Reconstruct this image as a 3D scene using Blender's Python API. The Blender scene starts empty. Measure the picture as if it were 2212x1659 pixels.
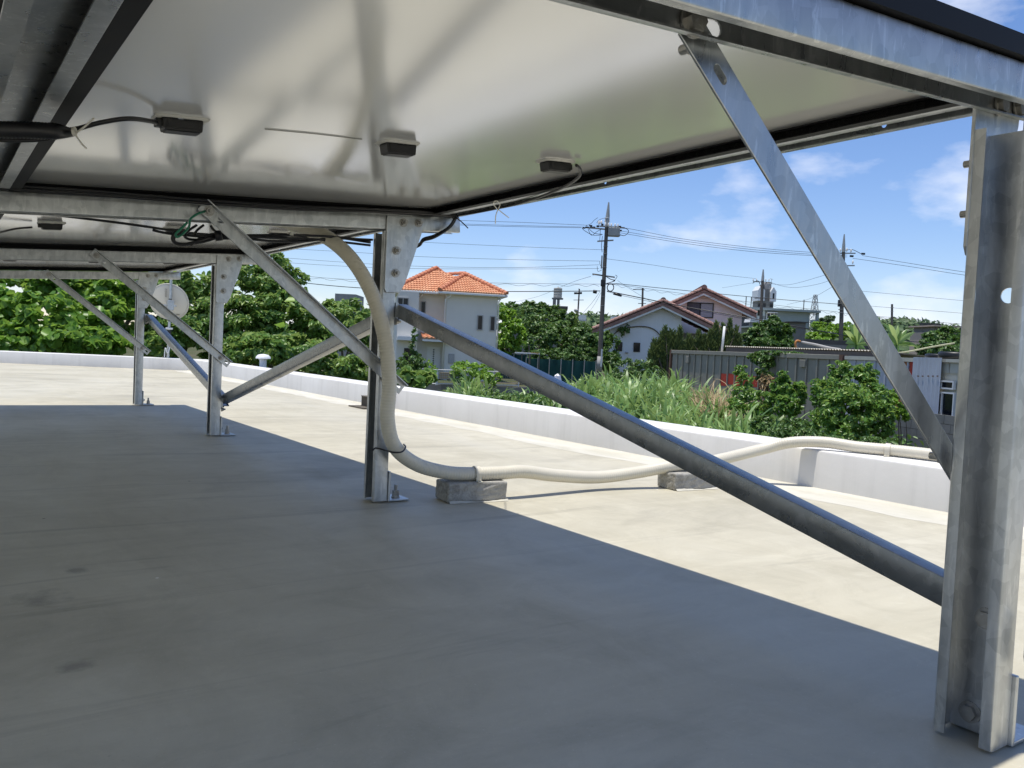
import bpy, bmesh, math, random
import numpy as np
from mathutils import Vector, Matrix

# ------------------------------------------------------------------ camera
scene = bpy.context.scene
col = scene.collection
W, H, F = 2212.0, 1659.0, 1782.4          # measuring frame and focal length in its pixels
YAW, PITCH, ROLL = math.radians(35.31), math.radians(-2.44), math.radians(2.70)
CAM = Vector((-1.3625, -0.5835, 0.60))
_f = Vector((math.sin(YAW)*math.cos(PITCH), math.cos(YAW)*math.cos(PITCH), math.sin(PITCH)))
_r = Vector((math.cos(YAW), -math.sin(YAW), 0)); _u = _r.cross(_f)
CR = math.cos(ROLL)*_r + math.sin(ROLL)*_u
CU = -math.sin(ROLL)*_r + math.cos(ROLL)*_u
CF = _f
cam_data = bpy.data.cameras.new('camera'); cam = bpy.data.objects.new('camera', cam_data); col.objects.link(cam)
cam_data.sensor_width = 36.0; cam_data.lens = F/W*36.0
cam_data.clip_start = 0.02; cam_data.clip_end = 5000
cam.matrix_world = Matrix(((CR.x, CU.x, -CF.x, CAM.x), (CR.y, CU.y, -CF.y, CAM.y), (CR.z, CU.z, -CF.z, CAM.z), (0, 0, 0, 1)))
scene.camera = cam

# ------------------------------------------------------------------ sky, sun, exposure
SUN_TO = Vector((0.085, -0.035, -1.1)).normalized()      # direction the light travels
SUN_EL = math.asin(-SUN_TO.z)
SUN_AZ = math.atan2(-SUN_TO.x, -SUN_TO.y)
world = bpy.data.worlds.new('World'); scene.world = world; world.use_nodes = True
wn = world.node_tree.nodes; wl = world.node_tree.links; wn.clear()
w_out = wn.new('ShaderNodeOutputWorld'); w_bg = wn.new('ShaderNodeBackground')
w_sky = wn.new('ShaderNodeTexSky'); w_sky.sky_type = 'NISHITA'; w_sky.sun_disc = False
w_sky.sun_elevation = SUN_EL; w_sky.sun_rotation = SUN_AZ
w_sky.air_density = 1.0; w_sky.dust_density = 0.15; w_sky.ozone_density = 3.0; w_sky.altitude = 60
w_tc = wn.new('ShaderNodeTexCoord')
CLOUD_OFF = (1.7, 2.9, 0.4)
w_map = wn.new('ShaderNodeMapping'); wl.new(w_tc.outputs['Generated'], w_map.inputs[0])
w_map.inputs['Location'].default_value = CLOUD_OFF; w_map.inputs['Scale'].default_value = (1.0, 1.0, 2.3)
w_n = wn.new('ShaderNodeTexNoise'); w_n.inputs['Scale'].default_value = 5.2; w_n.inputs['Detail'].default_value = 8; w_n.inputs['Roughness'].default_value = 0.52
wl.new(w_map.outputs[0], w_n.inputs['Vector'])
w_rp = wn.new('ShaderNodeValToRGB'); w_rp.color_ramp.elements[0].position = 0.53; w_rp.color_ramp.elements[0].color = (0, 0, 0, 1)
w_rp.color_ramp.elements[1].position = 0.74; w_rp.color_ramp.elements[1].color = (0.9, 0.9, 0.9, 1)
wl.new(w_n.outputs['Fac'], w_rp.inputs[0])
w_hs = wn.new('ShaderNodeMixRGB'); w_hs.blend_type = 'MULTIPLY'; w_hs.inputs[0].default_value = 1.0; w_hs.inputs[2].default_value = (1.0, .94, 1.045, 1)
w_sat = wn.new('ShaderNodeHueSaturation'); w_sat.inputs['Saturation'].default_value = 1.13; w_sat.inputs['Value'].default_value = 1.0
wl.new(w_sky.outputs[0], w_sat.inputs['Color']); wl.new(w_sat.outputs[0], w_hs.inputs[1])
w_mix = wn.new('ShaderNodeMixRGB'); wl.new(w_rp.outputs[0], w_mix.inputs[0]); wl.new(w_hs.outputs[0], w_mix.inputs[1])
w_mix.inputs[2].default_value = (6.9, 7.2, 8.0, 1)
wl.new(w_mix.outputs[0], w_bg.inputs[0]); w_bg.inputs[1].default_value = 0.110
wl.new(w_bg.outputs[0], w_out.inputs[0])
sd = bpy.data.lights.new('sun', 'SUN'); sd.energy = 3.75; sd.angle = math.radians(0.53); sd.color = (1.0, 0.95, 0.865)
sun = bpy.data.objects.new('sun', sd); col.objects.link(sun); sun.location = (0, 0, 40)
sun.rotation_euler = SUN_TO.to_track_quat('-Z', 'Y').to_euler()
scene.view_settings.view_transform = 'Standard'; scene.view_settings.look = 'None'
scene.view_settings.exposure = 0.43; scene.view_settings.gamma = 1.0; scene.view_settings.use_curve_mapping = False
scene.render.engine = 'CYCLES'
cy = scene.cycles
cy.max_bounces = 10; cy.diffuse_bounces = 6; cy.glossy_bounces = 5; cy.transmission_bounces = 6; cy.transparent_max_bounces = 8
cy.caustics_reflective = False; cy.caustics_refractive = False; cy.use_denoising = True
cy.sample_clamp_indirect = 8.0

# ------------------------------------------------------------------ measuring helpers (pixel of the 2212-wide view -> world)
def ray(u, v): return CR*((u-W/2)/F) - CU*((v-H/2)/F) + CF
def at(u, v, d): return CAM + ray(u, v)*d
def on_y(u, v, y): w = ray(u, v); return CAM + w*((y-CAM.y)/w.y)
def on_z(u, v, z): w = ray(u, v); return CAM + w*((z-CAM.z)/w.z)
def on_x(u, v, x): w = ray(u, v); return CAM + w*((x-CAM.x)/w.x)
def ground_uv(u, d, z):           # point at column u, camera depth d and height z
    a = at(u, 0, d); b = at(u, 1600, d); t = (z-a.z)/(b.z-a.z); return a.lerp(b, t)
def zpx(u, v, d): return at(u, v, d).z

# ------------------------------------------------------------------ object helpers
def tag(o, label=None, cat=None, group=None, kind=None):
    if label: o['label'] = label
    if cat: o['category'] = cat
    if group: o['group'] = group
    if kind: o['kind'] = kind
    return o
def empty(name, loc, label, cat, group=None, rot=None):
    o = bpy.data.objects.new(name, None); o.empty_display_size = 0.1; col.objects.link(o)
    o.location = loc
    if rot: o.rotation_euler = rot
    return tag(o, label, cat, group)
def copy_tree(o, parent=None):
    c = o.copy(); col.objects.link(c); c.parent = parent
    for ch in list(o.children): copy_tree(ch, c)
    return c
def base_of(o):
    v = Vector((0, 0, 0))
    while o is not None: v += Vector(o.location); o = o.parent
    return v

class MB:
    """Collects shapes in world (or thing-local) coordinates and links them as one mesh object."""
    def __init__(s): s.v = []; s.f = []; s.attr = None
    def add(s, vs, fs):
        k = len(s.v); s.v += [tuple(p) for p in vs]; s.f += [tuple(i+k for i in f) for f in fs]; return s
    def box(s, a, b):
        (x0, y0, z0), (x1, y1, z1) = a, b
        return s.add([(x0,y0,z0),(x1,y0,z0),(x1,y1,z0),(x0,y1,z0),(x0,y0,z1),(x1,y0,z1),(x1,y1,z1),(x0,y1,z1)],
                     [(0,3,2,1),(4,5,6,7),(0,1,5,4),(1,2,6,5),(2,3,7,6),(3,0,4,7)])
    def obox(s, o, e1, e2, e3):          # box from corner and three edge vectors
        o, e1, e2, e3 = Vector(o), Vector(e1), Vector(e2), Vector(e3)
        p = [o, o+e1, o+e1+e2, o+e2]; p += [q+e3 for q in p]
        fl = e1.cross(e2).dot(e3) < 0
        fs = [(0,3,2,1),(4,5,6,7),(0,1,5,4),(1,2,6,5),(2,3,7,6),(3,0,4,7)]
        return s.add(p, [f[::-1] for f in fs] if fl else fs)
    def extrude(s, prof, p0, p1, xa, ya):   # closed 2D profile swept from p0 to p1; xa, ya = profile axes
        p0, p1, xa, ya = Vector(p0), Vector(p1), Vector(xa).normalized(), Vector(ya).normalized()
        n = len(prof); vs = [p0+xa*a+ya*b for a, b in prof]+[p1+xa*a+ya*b for a, b in prof]
        fs = [(i, (i+1) % n, (i+1) % n+n, i+n) for i in range(n)]
        fs += [tuple(range(n))[::-1], tuple(range(n, 2*n))]
        if xa.cross(ya).dot(p1-p0) < 0: fs = [f[::-1] for f in fs]
        return s.add(vs, fs)
    def tube(s, pts, rad, n=8, caps=True):
        pts = [Vector(p) for p in pts]; m = len(pts)
        rads = rad if hasattr(rad, '__len__') else [rad]*m
        t0 = (pts[1]-pts[0]).normalized(); up = Vector((0, 0, 1)) if abs(t0.z) < .9 else Vector((1, 0, 0))
        nx = t0.cross(up).normalized(); vs = []
        for i, p in enumerate(pts):
            t = (pts[min(i+1, m-1)]-pts[max(i-1, 0)]).normalized()
            nx = (nx-t*nx.dot(t)).normalized(); ny = t.cross(nx)
            vs += [p+(nx*math.cos(2*math.pi*k/n)+ny*math.sin(2*math.pi*k/n))*rads[i] for k in range(n)]
        fs = [(i*n+k, i*n+(k+1) % n, (i+1)*n+(k+1) % n, (i+1)*n+k) for i in range(m-1) for k in range(n)]
        if caps: fs += [tuple(range(n))[::-1], tuple(range((m-1)*n, m*n))]
        return s.add(vs, fs)
    def cyl(s, a, b, r, n=16, r2=None): return s.tube([a, b], [r, r if r2 is None else r2], n)
    def prism(s, poly, z0, z1):            # polygon in xy, swept in z
        n = len(poly); vs = [(x, y, z0) for x, y in poly]+[(x, y, z1) for x, y in poly]
        area = sum(poly[i][0]*poly[(i+1) % n][1]-poly[(i+1) % n][0]*poly[i][1] for i in range(n))
        fs = [(i, (i+1) % n, (i+1) % n+n, i+n) for i in range(n)]+[tuple(range(n))[::-1], tuple(range(n, 2*n))]
        return s.add(vs, fs if area > 0 else [f[::-1] for f in fs])
    def lathe(s, o, prof, n=20):           # prof: (radius, height) list round a vertical axis at o
        o = Vector(o); m = len(prof)
        vs = [o+Vector((r*math.cos(2*math.pi*k/n), r*math.sin(2*math.pi*k/n), h)) for r, h in prof for k in range(n)]
        fs = [(i*n+k, i*n+(k+1) % n, (i+1)*n+(k+1) % n, (i+1)*n+k) for i in range(m-1) for k in range(n)]
        fs += [tuple(range(n))[::-1], tuple(range((m-1)*n, m*n))]
        return s.add(vs, fs)
    def mesh(s, name):
        me = bpy.data.meshes.new(name); me.from_pydata(s.v, [], s.f); me.update(); return me
    def build(s, name, mat, parent=None, smooth=False, rel=True, label=None, cat=None, group=None, kind=None, bevel=0, origin=None):
        if parent is not None and rel:
            b = base_of(parent); s.v = [(x-b.x, y-b.y, z-b.z) for x, y, z in s.v]
        if parent is None and s.v:
            if origin is None:
                a = np.array(s.v); origin = (float((a[:,0].min()+a[:,0].max())/2), float((a[:,1].min()+a[:,1].max())/2), float(a[:,2].min()))
            s.v = [(x-origin[0], y-origin[1], z-origin[2]) for x, y, z in s.v]
        me = s.mesh(name); me.materials.append(mat)
        if smooth is True: me.shade_smooth()
        elif smooth:
            me.shade_smooth(); me.set_sharp_from_angle(angle=math.radians(smooth))
        o = bpy.data.objects.new(name, me); col.objects.link(o); o.parent = parent
        if parent is None and origin is not None: o.location = origin
        if bevel:
            m = o.modifiers.new('bevel', 'BEVEL'); m.width = bevel; m.segments = 2; m.limit_method = 'ANGLE'; m.harden_normals = False
        return tag(o, label, cat, group, kind)

def inst(o, parent, loc, rot=(0, 0, 0), scale=(1, 1, 1), name=None):
    c = o.copy(); col.objects.link(c); c.parent = parent; c.location = loc; c.rotation_euler = rot; c.scale = scale
    return c

def cut(o, cutter):                        # permanent boolean cut, cutter is an MB in the same local space as o
    me = cutter.mesh('cutter'); c = bpy.data.objects.new('cutter', me); col.objects.link(c); c.parent = o.parent
    c.location = o.location
    m = o.modifiers.new('cut', 'BOOLEAN'); m.operation = 'DIFFERENCE'; m.object = c; m.solver = 'EXACT'
    bpy.context.view_layer.update()
    dg = bpy.context.evaluated_depsgraph_get(); new = bpy.data.meshes.new_from_object(o.evaluated_get(dg))
    o.modifiers.remove(m); o.data = new; bpy.data.objects.remove(c)
    return o

def spline(pts, n=8):                      # Catmull-Rom through points
    P = [Vector(p) for p in pts]; out = []
    for i in range(len(P)-1):
        p0, p1, p2, p3 = P[max(i-1, 0)], P[i], P[i+1], P[min(i+2, len(P)-1)]
        for k in range(n):
            t = k/n
            out.append(0.5*((2*p1)+(p2-p0)*t+(2*p0-5*p1+4*p2-p3)*t*t+(3*p1-p0-3*p2+p3)*t**3))
    out.append(P[-1]); return out

# ------------------------------------------------------------------ materials
class NT:
    def __init__(s, name):
        m = bpy.data.materials.new(name); m.use_nodes = True; s.m = m; s.n = m.node_tree.nodes; s.l = m.node_tree.links
        s.b = s.n['Principled BSDF']; s.out = s.n['Material Output']
    def node(s, t, **kw):
        n = s.n.new(t)
        for k, v in kw.items(): setattr(n, k, v)
        return n
    def link(s, a, b): s.l.new(a, b)
    def coord(s, scale=(1, 1, 1), rot=(0, 0, 0), loc=(0, 0, 0), src='Object'):
        tc = s.node('ShaderNodeTexCoord'); mp = s.node('ShaderNodeMapping')
        mp.inputs['Scale'].default_value = scale; mp.inputs['Rotation'].default_value = rot; mp.inputs['Location'].default_value = loc
        s.link(tc.outputs[src], mp.inputs[0]); return mp.outputs[0]
    def world_coord(s, scale=(1, 1, 1), rot=(0, 0, 0)):
        g = s.node('ShaderNodeNewGeometry'); mp = s.node('ShaderNodeMapping')
        mp.inputs['Scale'].default_value = scale; mp.inputs['Rotation'].default_value = rot
        s.link(g.outputs['Position'], mp.inputs[0]); return mp.outputs[0]
    def noise(s, vec, scale, detail=4, rough=.5, dist=0):
        n = s.node('ShaderNodeTexNoise'); n.inputs['Scale'].default_value = scale; n.inputs['Detail'].default_value = detail
        n.inputs['Roughness'].default_value = rough; n.inputs['Distortion'].default_value = dist
        s.link(vec, n.inputs['Vector']); return n.outputs['Fac']
    def voronoi(s, vec, scale, out='Color'):
        n = s.node('ShaderNodeTexVoronoi'); n.inputs['Scale'].default_value = scale; s.link(vec, n.inputs['Vector']); return n.outputs[out]
    def ramp(s, fac, stops):
        r = s.node('ShaderNodeValToRGB'); e = r.color_ramp.elements
        while len(e) > len(stops): e.remove(e[-1])
        while len(e) < len(stops): e.new(0.5)
        for i, (p, c) in enumerate(stops):
            e[i].position = p; e[i].color = (c, c, c, 1) if isinstance(c, (int, float)) else (*c, 1)
        s.link(fac, r.inputs[0]); return r.outputs[0]
    def mix(s, fac, a, b, mode='MIX'):
        n = s.node('ShaderNodeMixRGB', blend_type=mode)
        for i, v in enumerate((fac, a, b)):
            if isinstance(v, (int, float)): n.inputs[i].default_value = v if i == 0 else (v, v, v, 1)
            elif isinstance(v, tuple): n.inputs[i].default_value = (*v, 1)
            else: s.link(v, n.inputs[i])
        return n.outputs[0]
    def bump(s, h, strength=.2, dist=.01):
        n = s.node('ShaderNodeBump'); n.inputs['Strength'].default_value = strength; n.inputs['Distance'].default_value = dist
        s.link(h, n.inputs['Height']); s.link(n.outputs[0], s.b.inputs['Normal']); return n
    def set(s, color=None, rough=None, metal=None, spec=None, coat=None, coat_rough=None):
        for nm, v in (('Base Color', color), ('Roughness', rough), ('Metallic', metal), ('Specular IOR Level', spec), ('Coat Weight', coat), ('Coat Roughness', coat_rough)):
            if v is None: continue
            i = s.b.inputs[nm]
            if isinstance(v, (int, float)): i.default_value = v
            elif isinstance(v, tuple): i.default_value = (*v, 1)
            else: s.link(v, i)
        return s

def plain(name, c, rough=.6, metal=0, spec=.5, var=.12, scale=3.0, bump=0, bscale=40):
    t = NT(name); v = t.world_coord()
    n = t.noise(v, scale, 5, .6); t.set(t.mix(t.ramp(n, [(.3, 0.0), (.7, 1.0)]), tuple(x*(1-var) for x in c), tuple(min(1, x*(1+var)) for x in c)), rough, metal, spec)
    if bump: t.bump(t.noise(v, bscale, 4, .6), bump, .005)
    return t.m

def make_galv(name, lo, hi, rlo=.30, rhi=.52, streak=(6, 6, 1.2), spot=.42):
    t = NT(name); v = t.coord(src='Object'); vs = t.coord(streak, src='Object')
    cells = t.voronoi(v, 46); n1 = t.noise(vs, 5, 6, .62, .4); n2 = t.noise(v, 60, 3, .6)
    sp = t.mix(.5, cells, cells); bw = t.node('ShaderNodeRGBToBW'); t.link(sp, bw.inputs[0])
    f = t.mix(.42, t.ramp(n1, [(.28, 0.0), (.72, 1.0)]), bw.outputs[0])
    c = t.mix(f, lo, hi)
    spots = t.ramp(t.noise(vs, 9, 7, .7, .8), [(.56, 0.0), (.62, 1.0)])
    c = t.mix(t.mix(spot, 0.0, spots), c, (.70, .71, .70))
    rr = t.ramp(n1, [(.3, rlo), (.75, rhi)])
    t.set(c, rr, .92); t.bump(t.mix(.4, n1, n2), .06, .004)
    return t.m
M = {}
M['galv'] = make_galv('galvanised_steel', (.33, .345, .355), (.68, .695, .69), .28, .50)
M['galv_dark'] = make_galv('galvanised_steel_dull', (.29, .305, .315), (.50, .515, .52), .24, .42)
M['galv_brace'] = make_galv('galvanised_steel_shaded', (.15, .16, .165), (.27, .28, .285), .22, .38, (2, 2, 2), .08)  # darker copy of the steel; reflected floor shade put into its colour
M['bolt'] = make_galv('bolt_zinc', (.30, .29, .27), (.50, .49, .46), .35, .55, (8, 8, 8))
M['black_frame'] = plain('black_anodised_frame', (.004, .004, .005), .55, .0, .18, .1)
M['black_plastic'] = plain('black_plastic', (.010, .010, .011), .42, 0, .5, .2, 40)
M['cable'] = plain('black_cable', (.009, .009, .011), .40, 0, .5, .2, 20)
M['sealant'] = plain('white_sealant', (.62, .61, .57), .5, 0, .5, .1, 60)
M['tie_white'] = plain('white_nylon', (.66, .64, .57), .45, 0, .5, .1, 60)
M['green_wire'] = plain('green_earth_wire', (.010, .17, .095), .4, 0, .5, .1, 60)
M['cells'] = plain('dark_solar_glass', (.008, .012, .03), .12, 0, .6, .1, 6)

t = NT('white_backsheet'); v = t.coord()
t.set(t.mix(t.noise(v, 1.3, 4, .5), (.90, .90, .89), (.93, .93, .92)), t.ramp(t.noise(v, 3, 3, .5), [(.3, .13), (.7, .16)]), 0, .6, .9, .12)
nb = t.node('ShaderNodeTexNoise'); nb.inputs['Scale'].default_value = 260; nb.inputs['Detail'].default_value = 2; t.link(v, nb.inputs['Vector'])
t.bump(nb.outputs['Fac'], .05, .0006); t.b.inputs['IOR'].default_value = 1.9; t.b.inputs['Coat IOR'].default_value = 1.75
M['backsheet'] = t.m

def roof_mat():
    t = NT('roof_coating'); v = t.world_coord(); vst = t.world_coord((1.0, .22, 1), (0, 0, math.radians(-52)))
    n1 = t.noise(v, .8, 7, .62, .4); n2 = t.noise(vst, 2.2, 7, .66, .9); n3 = t.noise(v, 14, 5, .6); n4 = t.noise(v, 140, 3, .7)
    c = t.mix(t.ramp(n1, [(.30, 0.0), (.68, 1.0)]), (.405, .376, .284), (.525, .492, .388))
    rol = t.noise(t.world_coord((.5, 5.0, 1), (0, 0, math.radians(28))), 1.4, 5, .6, .3)     # roller laps
    c = t.mix(t.ramp(rol, [(.45, 0.0), (.62, .30)]), c, (.565, .532, .42))
    c = t.mix(t.ramp(n2, [(.53, 0.0), (.68, .38)]), c, (.35, .325, .25))              # trowel and scuff streaks
    c = t.mix(t.ramp(n3, [(.60, 0.0), (.8, .28)]), c, (.61, .59, .50))
    mid = t.noise(v, 3.4, 8, .72, 1.2); c = t.mix(t.ramp(mid, [(.50, 0.0), (.66, .36)]), c, (.33, .305, .225)); c = t.mix(t.ramp(mid, [(.34, .30), (.46, 0.0)]), c, (.60, .57, .46))
    st = t.noise(t.world_coord((.55, 1.1, 1), (0, 0, .5)), 1.15, 7, .66, .6)
    c = t.mix(t.ramp(st, [(.54, 0.0), (.68, .62)]), c, (.29, .268, .205))              # damp stains
    sc = t.noise(t.world_coord((.25, 2.6, 1), (0, 0, math.radians(-40))), 1.6, 8, .7, 1.6)
    c = t.mix(t.ramp(sc, [(.57, 0.0), (.70, .55)]), c, (.26, .24, .19))                # scuff marks
    g = t.node('ShaderNodeNewGeometry')
    for (u_, v_, r_) in ((90, 1292, .15), (165, 1232, .05), (160, 1440, .06)):
        q_ = CAM+(CR*((u_-W/2)/F)-CU*((v_-H/2)/F)+CF)*1.0; d_ = q_-CAM; p_ = CAM+d_*(-CAM.z/d_.z)
        dn = t.node('ShaderNodeVectorMath', operation='DISTANCE'); t.link(g.outputs['Position'], dn.inputs[0]); dn.inputs[1].default_value = p_
        ad = t.node('ShaderNodeMath', operation='MULTIPLY_ADD'); t.link(t.noise(v, 7, 5, .7), ad.inputs[0]); ad.inputs[1].default_value = r_*2.4; t.link(dn.outputs['Value'], ad.inputs[2])
        c = t.mix(t.ramp(ad.outputs[0], [(r_*1.25, .62), (r_*1.75, 0.0)]), c, (.20, .185, .155))   # old spills
    c = t.mix(t.ramp(n4, [(.64, 0.0), (.74, .5)]), c, (.27, .25, .2)); c = t.mix(t.ramp(t.noise(t.world_coord((1, 1, 1), (0, 0, .7)), 170, 2, .6), [(.68, 0.0), (.75, .5)]), c, (.70, .68, .6))
    dots = t.voronoi(v, 3.2, 'Distance'); c = t.mix(t.ramp(dots, [(.014, 1.0), (.020, 0.0)]), c, (.10, .09, .08))
    d2 = t.voronoi(t.world_coord((1, 1, 1), (0, 0, 1.0)), 3.4, 'Distance'); c = t.mix(t.ramp(d2, [(.012, 1.0), (.018, 0.0)]), c, (.8, .79, .75))
    t.set(c, t.ramp(n2, [(.3, .48), (.7, .66)]), 0, .35); t.bump(t.mix(.5, n3, t.noise(v, 90, 3, .6)), .16, .004)
    return t.m
M['roof'] = roof_mat()
t = NT('parapet_paint'); v = t.world_coord()
n = t.noise(v, 1.6, 6, .6); c = t.mix(t.ramp(n, [(.3, 0.0), (.7, 1.0)]), (.675, .66, .63), (.76, .75, .725))
c = t.mix(t.ramp(t.noise(t.world_coord((9, 9, .7)), 1.2, 5, .6), [(.52, 0.0), (.74, .30)]), c, (.46, .45, .42))
t.set(c, .55, 0, .35); t.bump(t.noise(v, 22, 5, .65), .16, .006); M['parapet'] = t.m
t = NT('fillet_mortar'); v = t.world_coord((1, .4, 1))
n = t.noise(v, 5, 7, .68, .6); t.set(t.mix(t.ramp(n, [(.3, 0.0), (.66, 1.0)]), (.47, .45, .365), (.60, .58, .51)), .7, 0, .3); t.bump(n, .25, .008); M['fillet'] = t.m
M['conduit'] = plain('cream_conduit', (.64, .60, .49), .42, 0, .5, .06, 3)
M['white_pvc'] = plain('white_pvc', (.74, .75, .76), .4, 0, .5, .05, 5)
t = NT('concrete_block'); v = t.coord(); n = t.noise(v, 55, 6, .75); n0 = t.noise(v, 5, 5, .6)
c = t.mix(t.ramp(n, [(.35, 0.0), (.65, 1.0)]), (.22, .21, .185), (.44, .43, .39)); c = t.mix(t.ramp(n0, [(.4, 0.0), (.7, .5)]), c, (.52, .50, .46))
t.set(c, .9, 0, .2); t.bump(n, .8, .006); M['block'] = t.m

def leaf_mat(name, dark, mid, light, trans=.25, rough=.38, spec=.5):
    t = NT(name); a = t.node('ShaderNodeAttribute', attribute_name='var')
    c = t.ramp(a.outputs['Fac'], [(0.0, dark), (.55, mid), (1.0, light)])
    t.set(c, rough, 0, spec)
    tr = t.node('ShaderNodeBsdfTranslucent'); t.link(t.mix(.5, c, tuple(min(1, x*1.5) for x in light)), tr.inputs[0])
    mx = t.node('ShaderNodeMixShader'); mx.inputs[0].default_value = trans
    t.link(t.b.outputs[0], mx.inputs[1]); t.link(tr.outputs[0], mx.inputs[2]); t.link(mx.outputs[0], t.out.inputs[0])
    return t.m
M['leaf_big'] = leaf_mat('leaf_big', (.06, .145, .018), (.15, .31, .036), (.31, .46, .08), .40, .40)
M['leaf_mul'] = leaf_mat('leaf_mulberry', (.06, .14, .024), (.15, .29, .046), (.36, .45, .14), .36, .42)
M['leaf_dark'] = leaf_mat('leaf_dark', (.032, .08, .016), (.075, .165, .028), (.15, .25, .045), .22, .5)
M['leaf_bright'] = leaf_mat('leaf_bright', (0.072, 0.174, 0.020), (0.189, 0.348, 0.036), (0.348, 0.522, 0.072), .3, .4)
M['leaf_mid'] = leaf_mat('leaf_mid', (0.043, 0.094, 0.020), (0.094, 0.189, 0.038), (0.189, 0.290, 0.065), .22, .42)
M['leaf_shrub'] = leaf_mat('leaf_shrub', (.05, .135, .02), (.13, .27, .04), (.32, .44, .11), .32, .36, .5)
M['leaf_pine'] = leaf_mat('leaf_pine', (.06, .095, .03), (.13, .19, .06), (.22, .28, .10), .2, .55)
M['leaf_far'] = leaf_mat('leaf_far', (0.043, 0.087, 0.032), (0.080, 0.145, 0.051), (0.138, 0.203, 0.072), .15, .6)
M['grass'] = leaf_mat('tall_grass', (.075, .145, .035), (.17, .30, .07), (.36, .48, .17), .30, .42)
M['grass_dry'] = leaf_mat('dry_grass', (0.246, 0.174, 0.087), (0.435, 0.319, 0.174), (0.652, 0.522, 0.319), .25, .6)
M['banana'] = leaf_mat('banana_leaf', (0.087, 0.174, 0.043), (0.189, 0.319, 0.072), (0.493, 0.609, 0.232), .35, .35)
t = NT('bark'); v = t.coord((1, 1, .3)); n = t.noise(v, 14, 6, .7); t.set(t.mix(n, (.05, .04, .03), (.20, .17, .13)), .9, 0, .2); t.bump(n, .6, .02); M['bark'] = t.m
t = NT('soil'); v = t.world_coord(); n = t.noise(v, .25, 8, .65); t.set(t.mix(t.ramp(n, [(.35, 0.0), (.65, 1.0)]), (.05, .075, .025), (.11, .095, .06)), .95, 0, .1); t.bump(n, .6, .2); M['ground'] = t.m
# ================================================================== the roof
S = 2.196                 # post spacing along the row
PH = 0.188                # parapet height
def far_y(x): return 14.37-0.508*x          # inner foot of the far parapet
PX = 2.095
deck = MB().prism([(-8, -6), (PX+.02, -6), (PX+.02, far_y(PX)), (-8, far_y(-8))], -0.30, 0.0).build('roof_deck', M['roof'], kind='structure', origin=(0, 0, 0))
mb = MB().prism([(-8.2, -6.2), (PX+.28, -6.2), (PX+.28, far_y(PX)+.25), (-8.2, far_y(-8)+.45)], -3.4, -0.302)
mb.build('building_walls', M['parapet'], kind='structure', origin=(0, 0, -3.4))
p = MB()
prof = [(0, 0), (.305, 0), (.305, PH-.012), (.297, PH-.003), (.288, PH), (.012, PH), (.004, PH-.004), (0, PH-.012)]
p.extrude(prof, (PX, far_y(PX)+.12, 0.0), (PX, -6, 0.0), (1, 0, 0), (0, 0, 1))
p.build('parapet', M['parapet'], smooth=35, label='low white painted parapet running along the right roof edge under the conduit', cat='parapet', group='roof parapets')
d = Vector((1, -0.508, 0)).normalized(); nrm = Vector((0.508, 1, 0)).normalized()
p = MB(); a = Vector((-8, far_y(-8), 0)); b = Vector((PX+.06, far_y(PX+.06), 0))
p.extrude([(x, y*1.0) for x, y in prof], a, b, nrm, (0, 0, 1))
p.build('parapet', M['parapet'], smooth=35, label='far low white parapet across the back of the roof in front of the vines', cat='parapet', group='roof parapets')
# mortar fillet strip along the parapet foot
rnd = random.Random(5); n = 90; vs = []; fs = []
for i in range(n+1):
    y = -5.5+i*(far_y(PX)+5.5)/n; e = PX-.27+rnd.uniform(-.03, .03)+.02*math.sin(i*.7)
    vs += [(e, y, .0006), (PX-.10, y, .003), (PX+.004, y, .008)]
for i in range(n):
    for k in range(2): a = i*3+k; fs.append((a, a+1, a+4, a+3))
MB().add(vs, fs).build('mortar_fillet', M['fillet'], kind='structure', smooth=True, origin=(PX, 0, 0))
# drain grate at the parapet foot
dr = empty('roof_drain', (1.93, 6.33, 0), 'small dark grated roof drain at the foot of the right parapet', 'drain')
mb = MB(); x0, y0 = 1.90, 6.27
mb.box((x0-.10, y0-.12, .001), (x0+.20, y0+.20, .012)); mb.build('drain_pan', plain('wet_dirt', (.10, .085, .065), .8), dr)
mb = MB(); mb.box((x0, y0, .012), (x0+.10, y0+.13, .085)); mb.build('grate_core', M['black_plastic'], dr)
for k in range(6): MB().box((x0-.006, y0+.004+k*.023, .012), (x0+.106, y0+.012+k*.023, .10)).build('grate_bar', plain('rusty_grate', (.16, .14, .11), .7) if k == 0 else bpy.data.materials['rusty_grate'], dr)
MB().box((x0-.008, y0-.004, .10), (x0+.108, y0+.134, .108)).build('grate_top', bpy.data.materials['rusty_grate'], dr)

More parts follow.
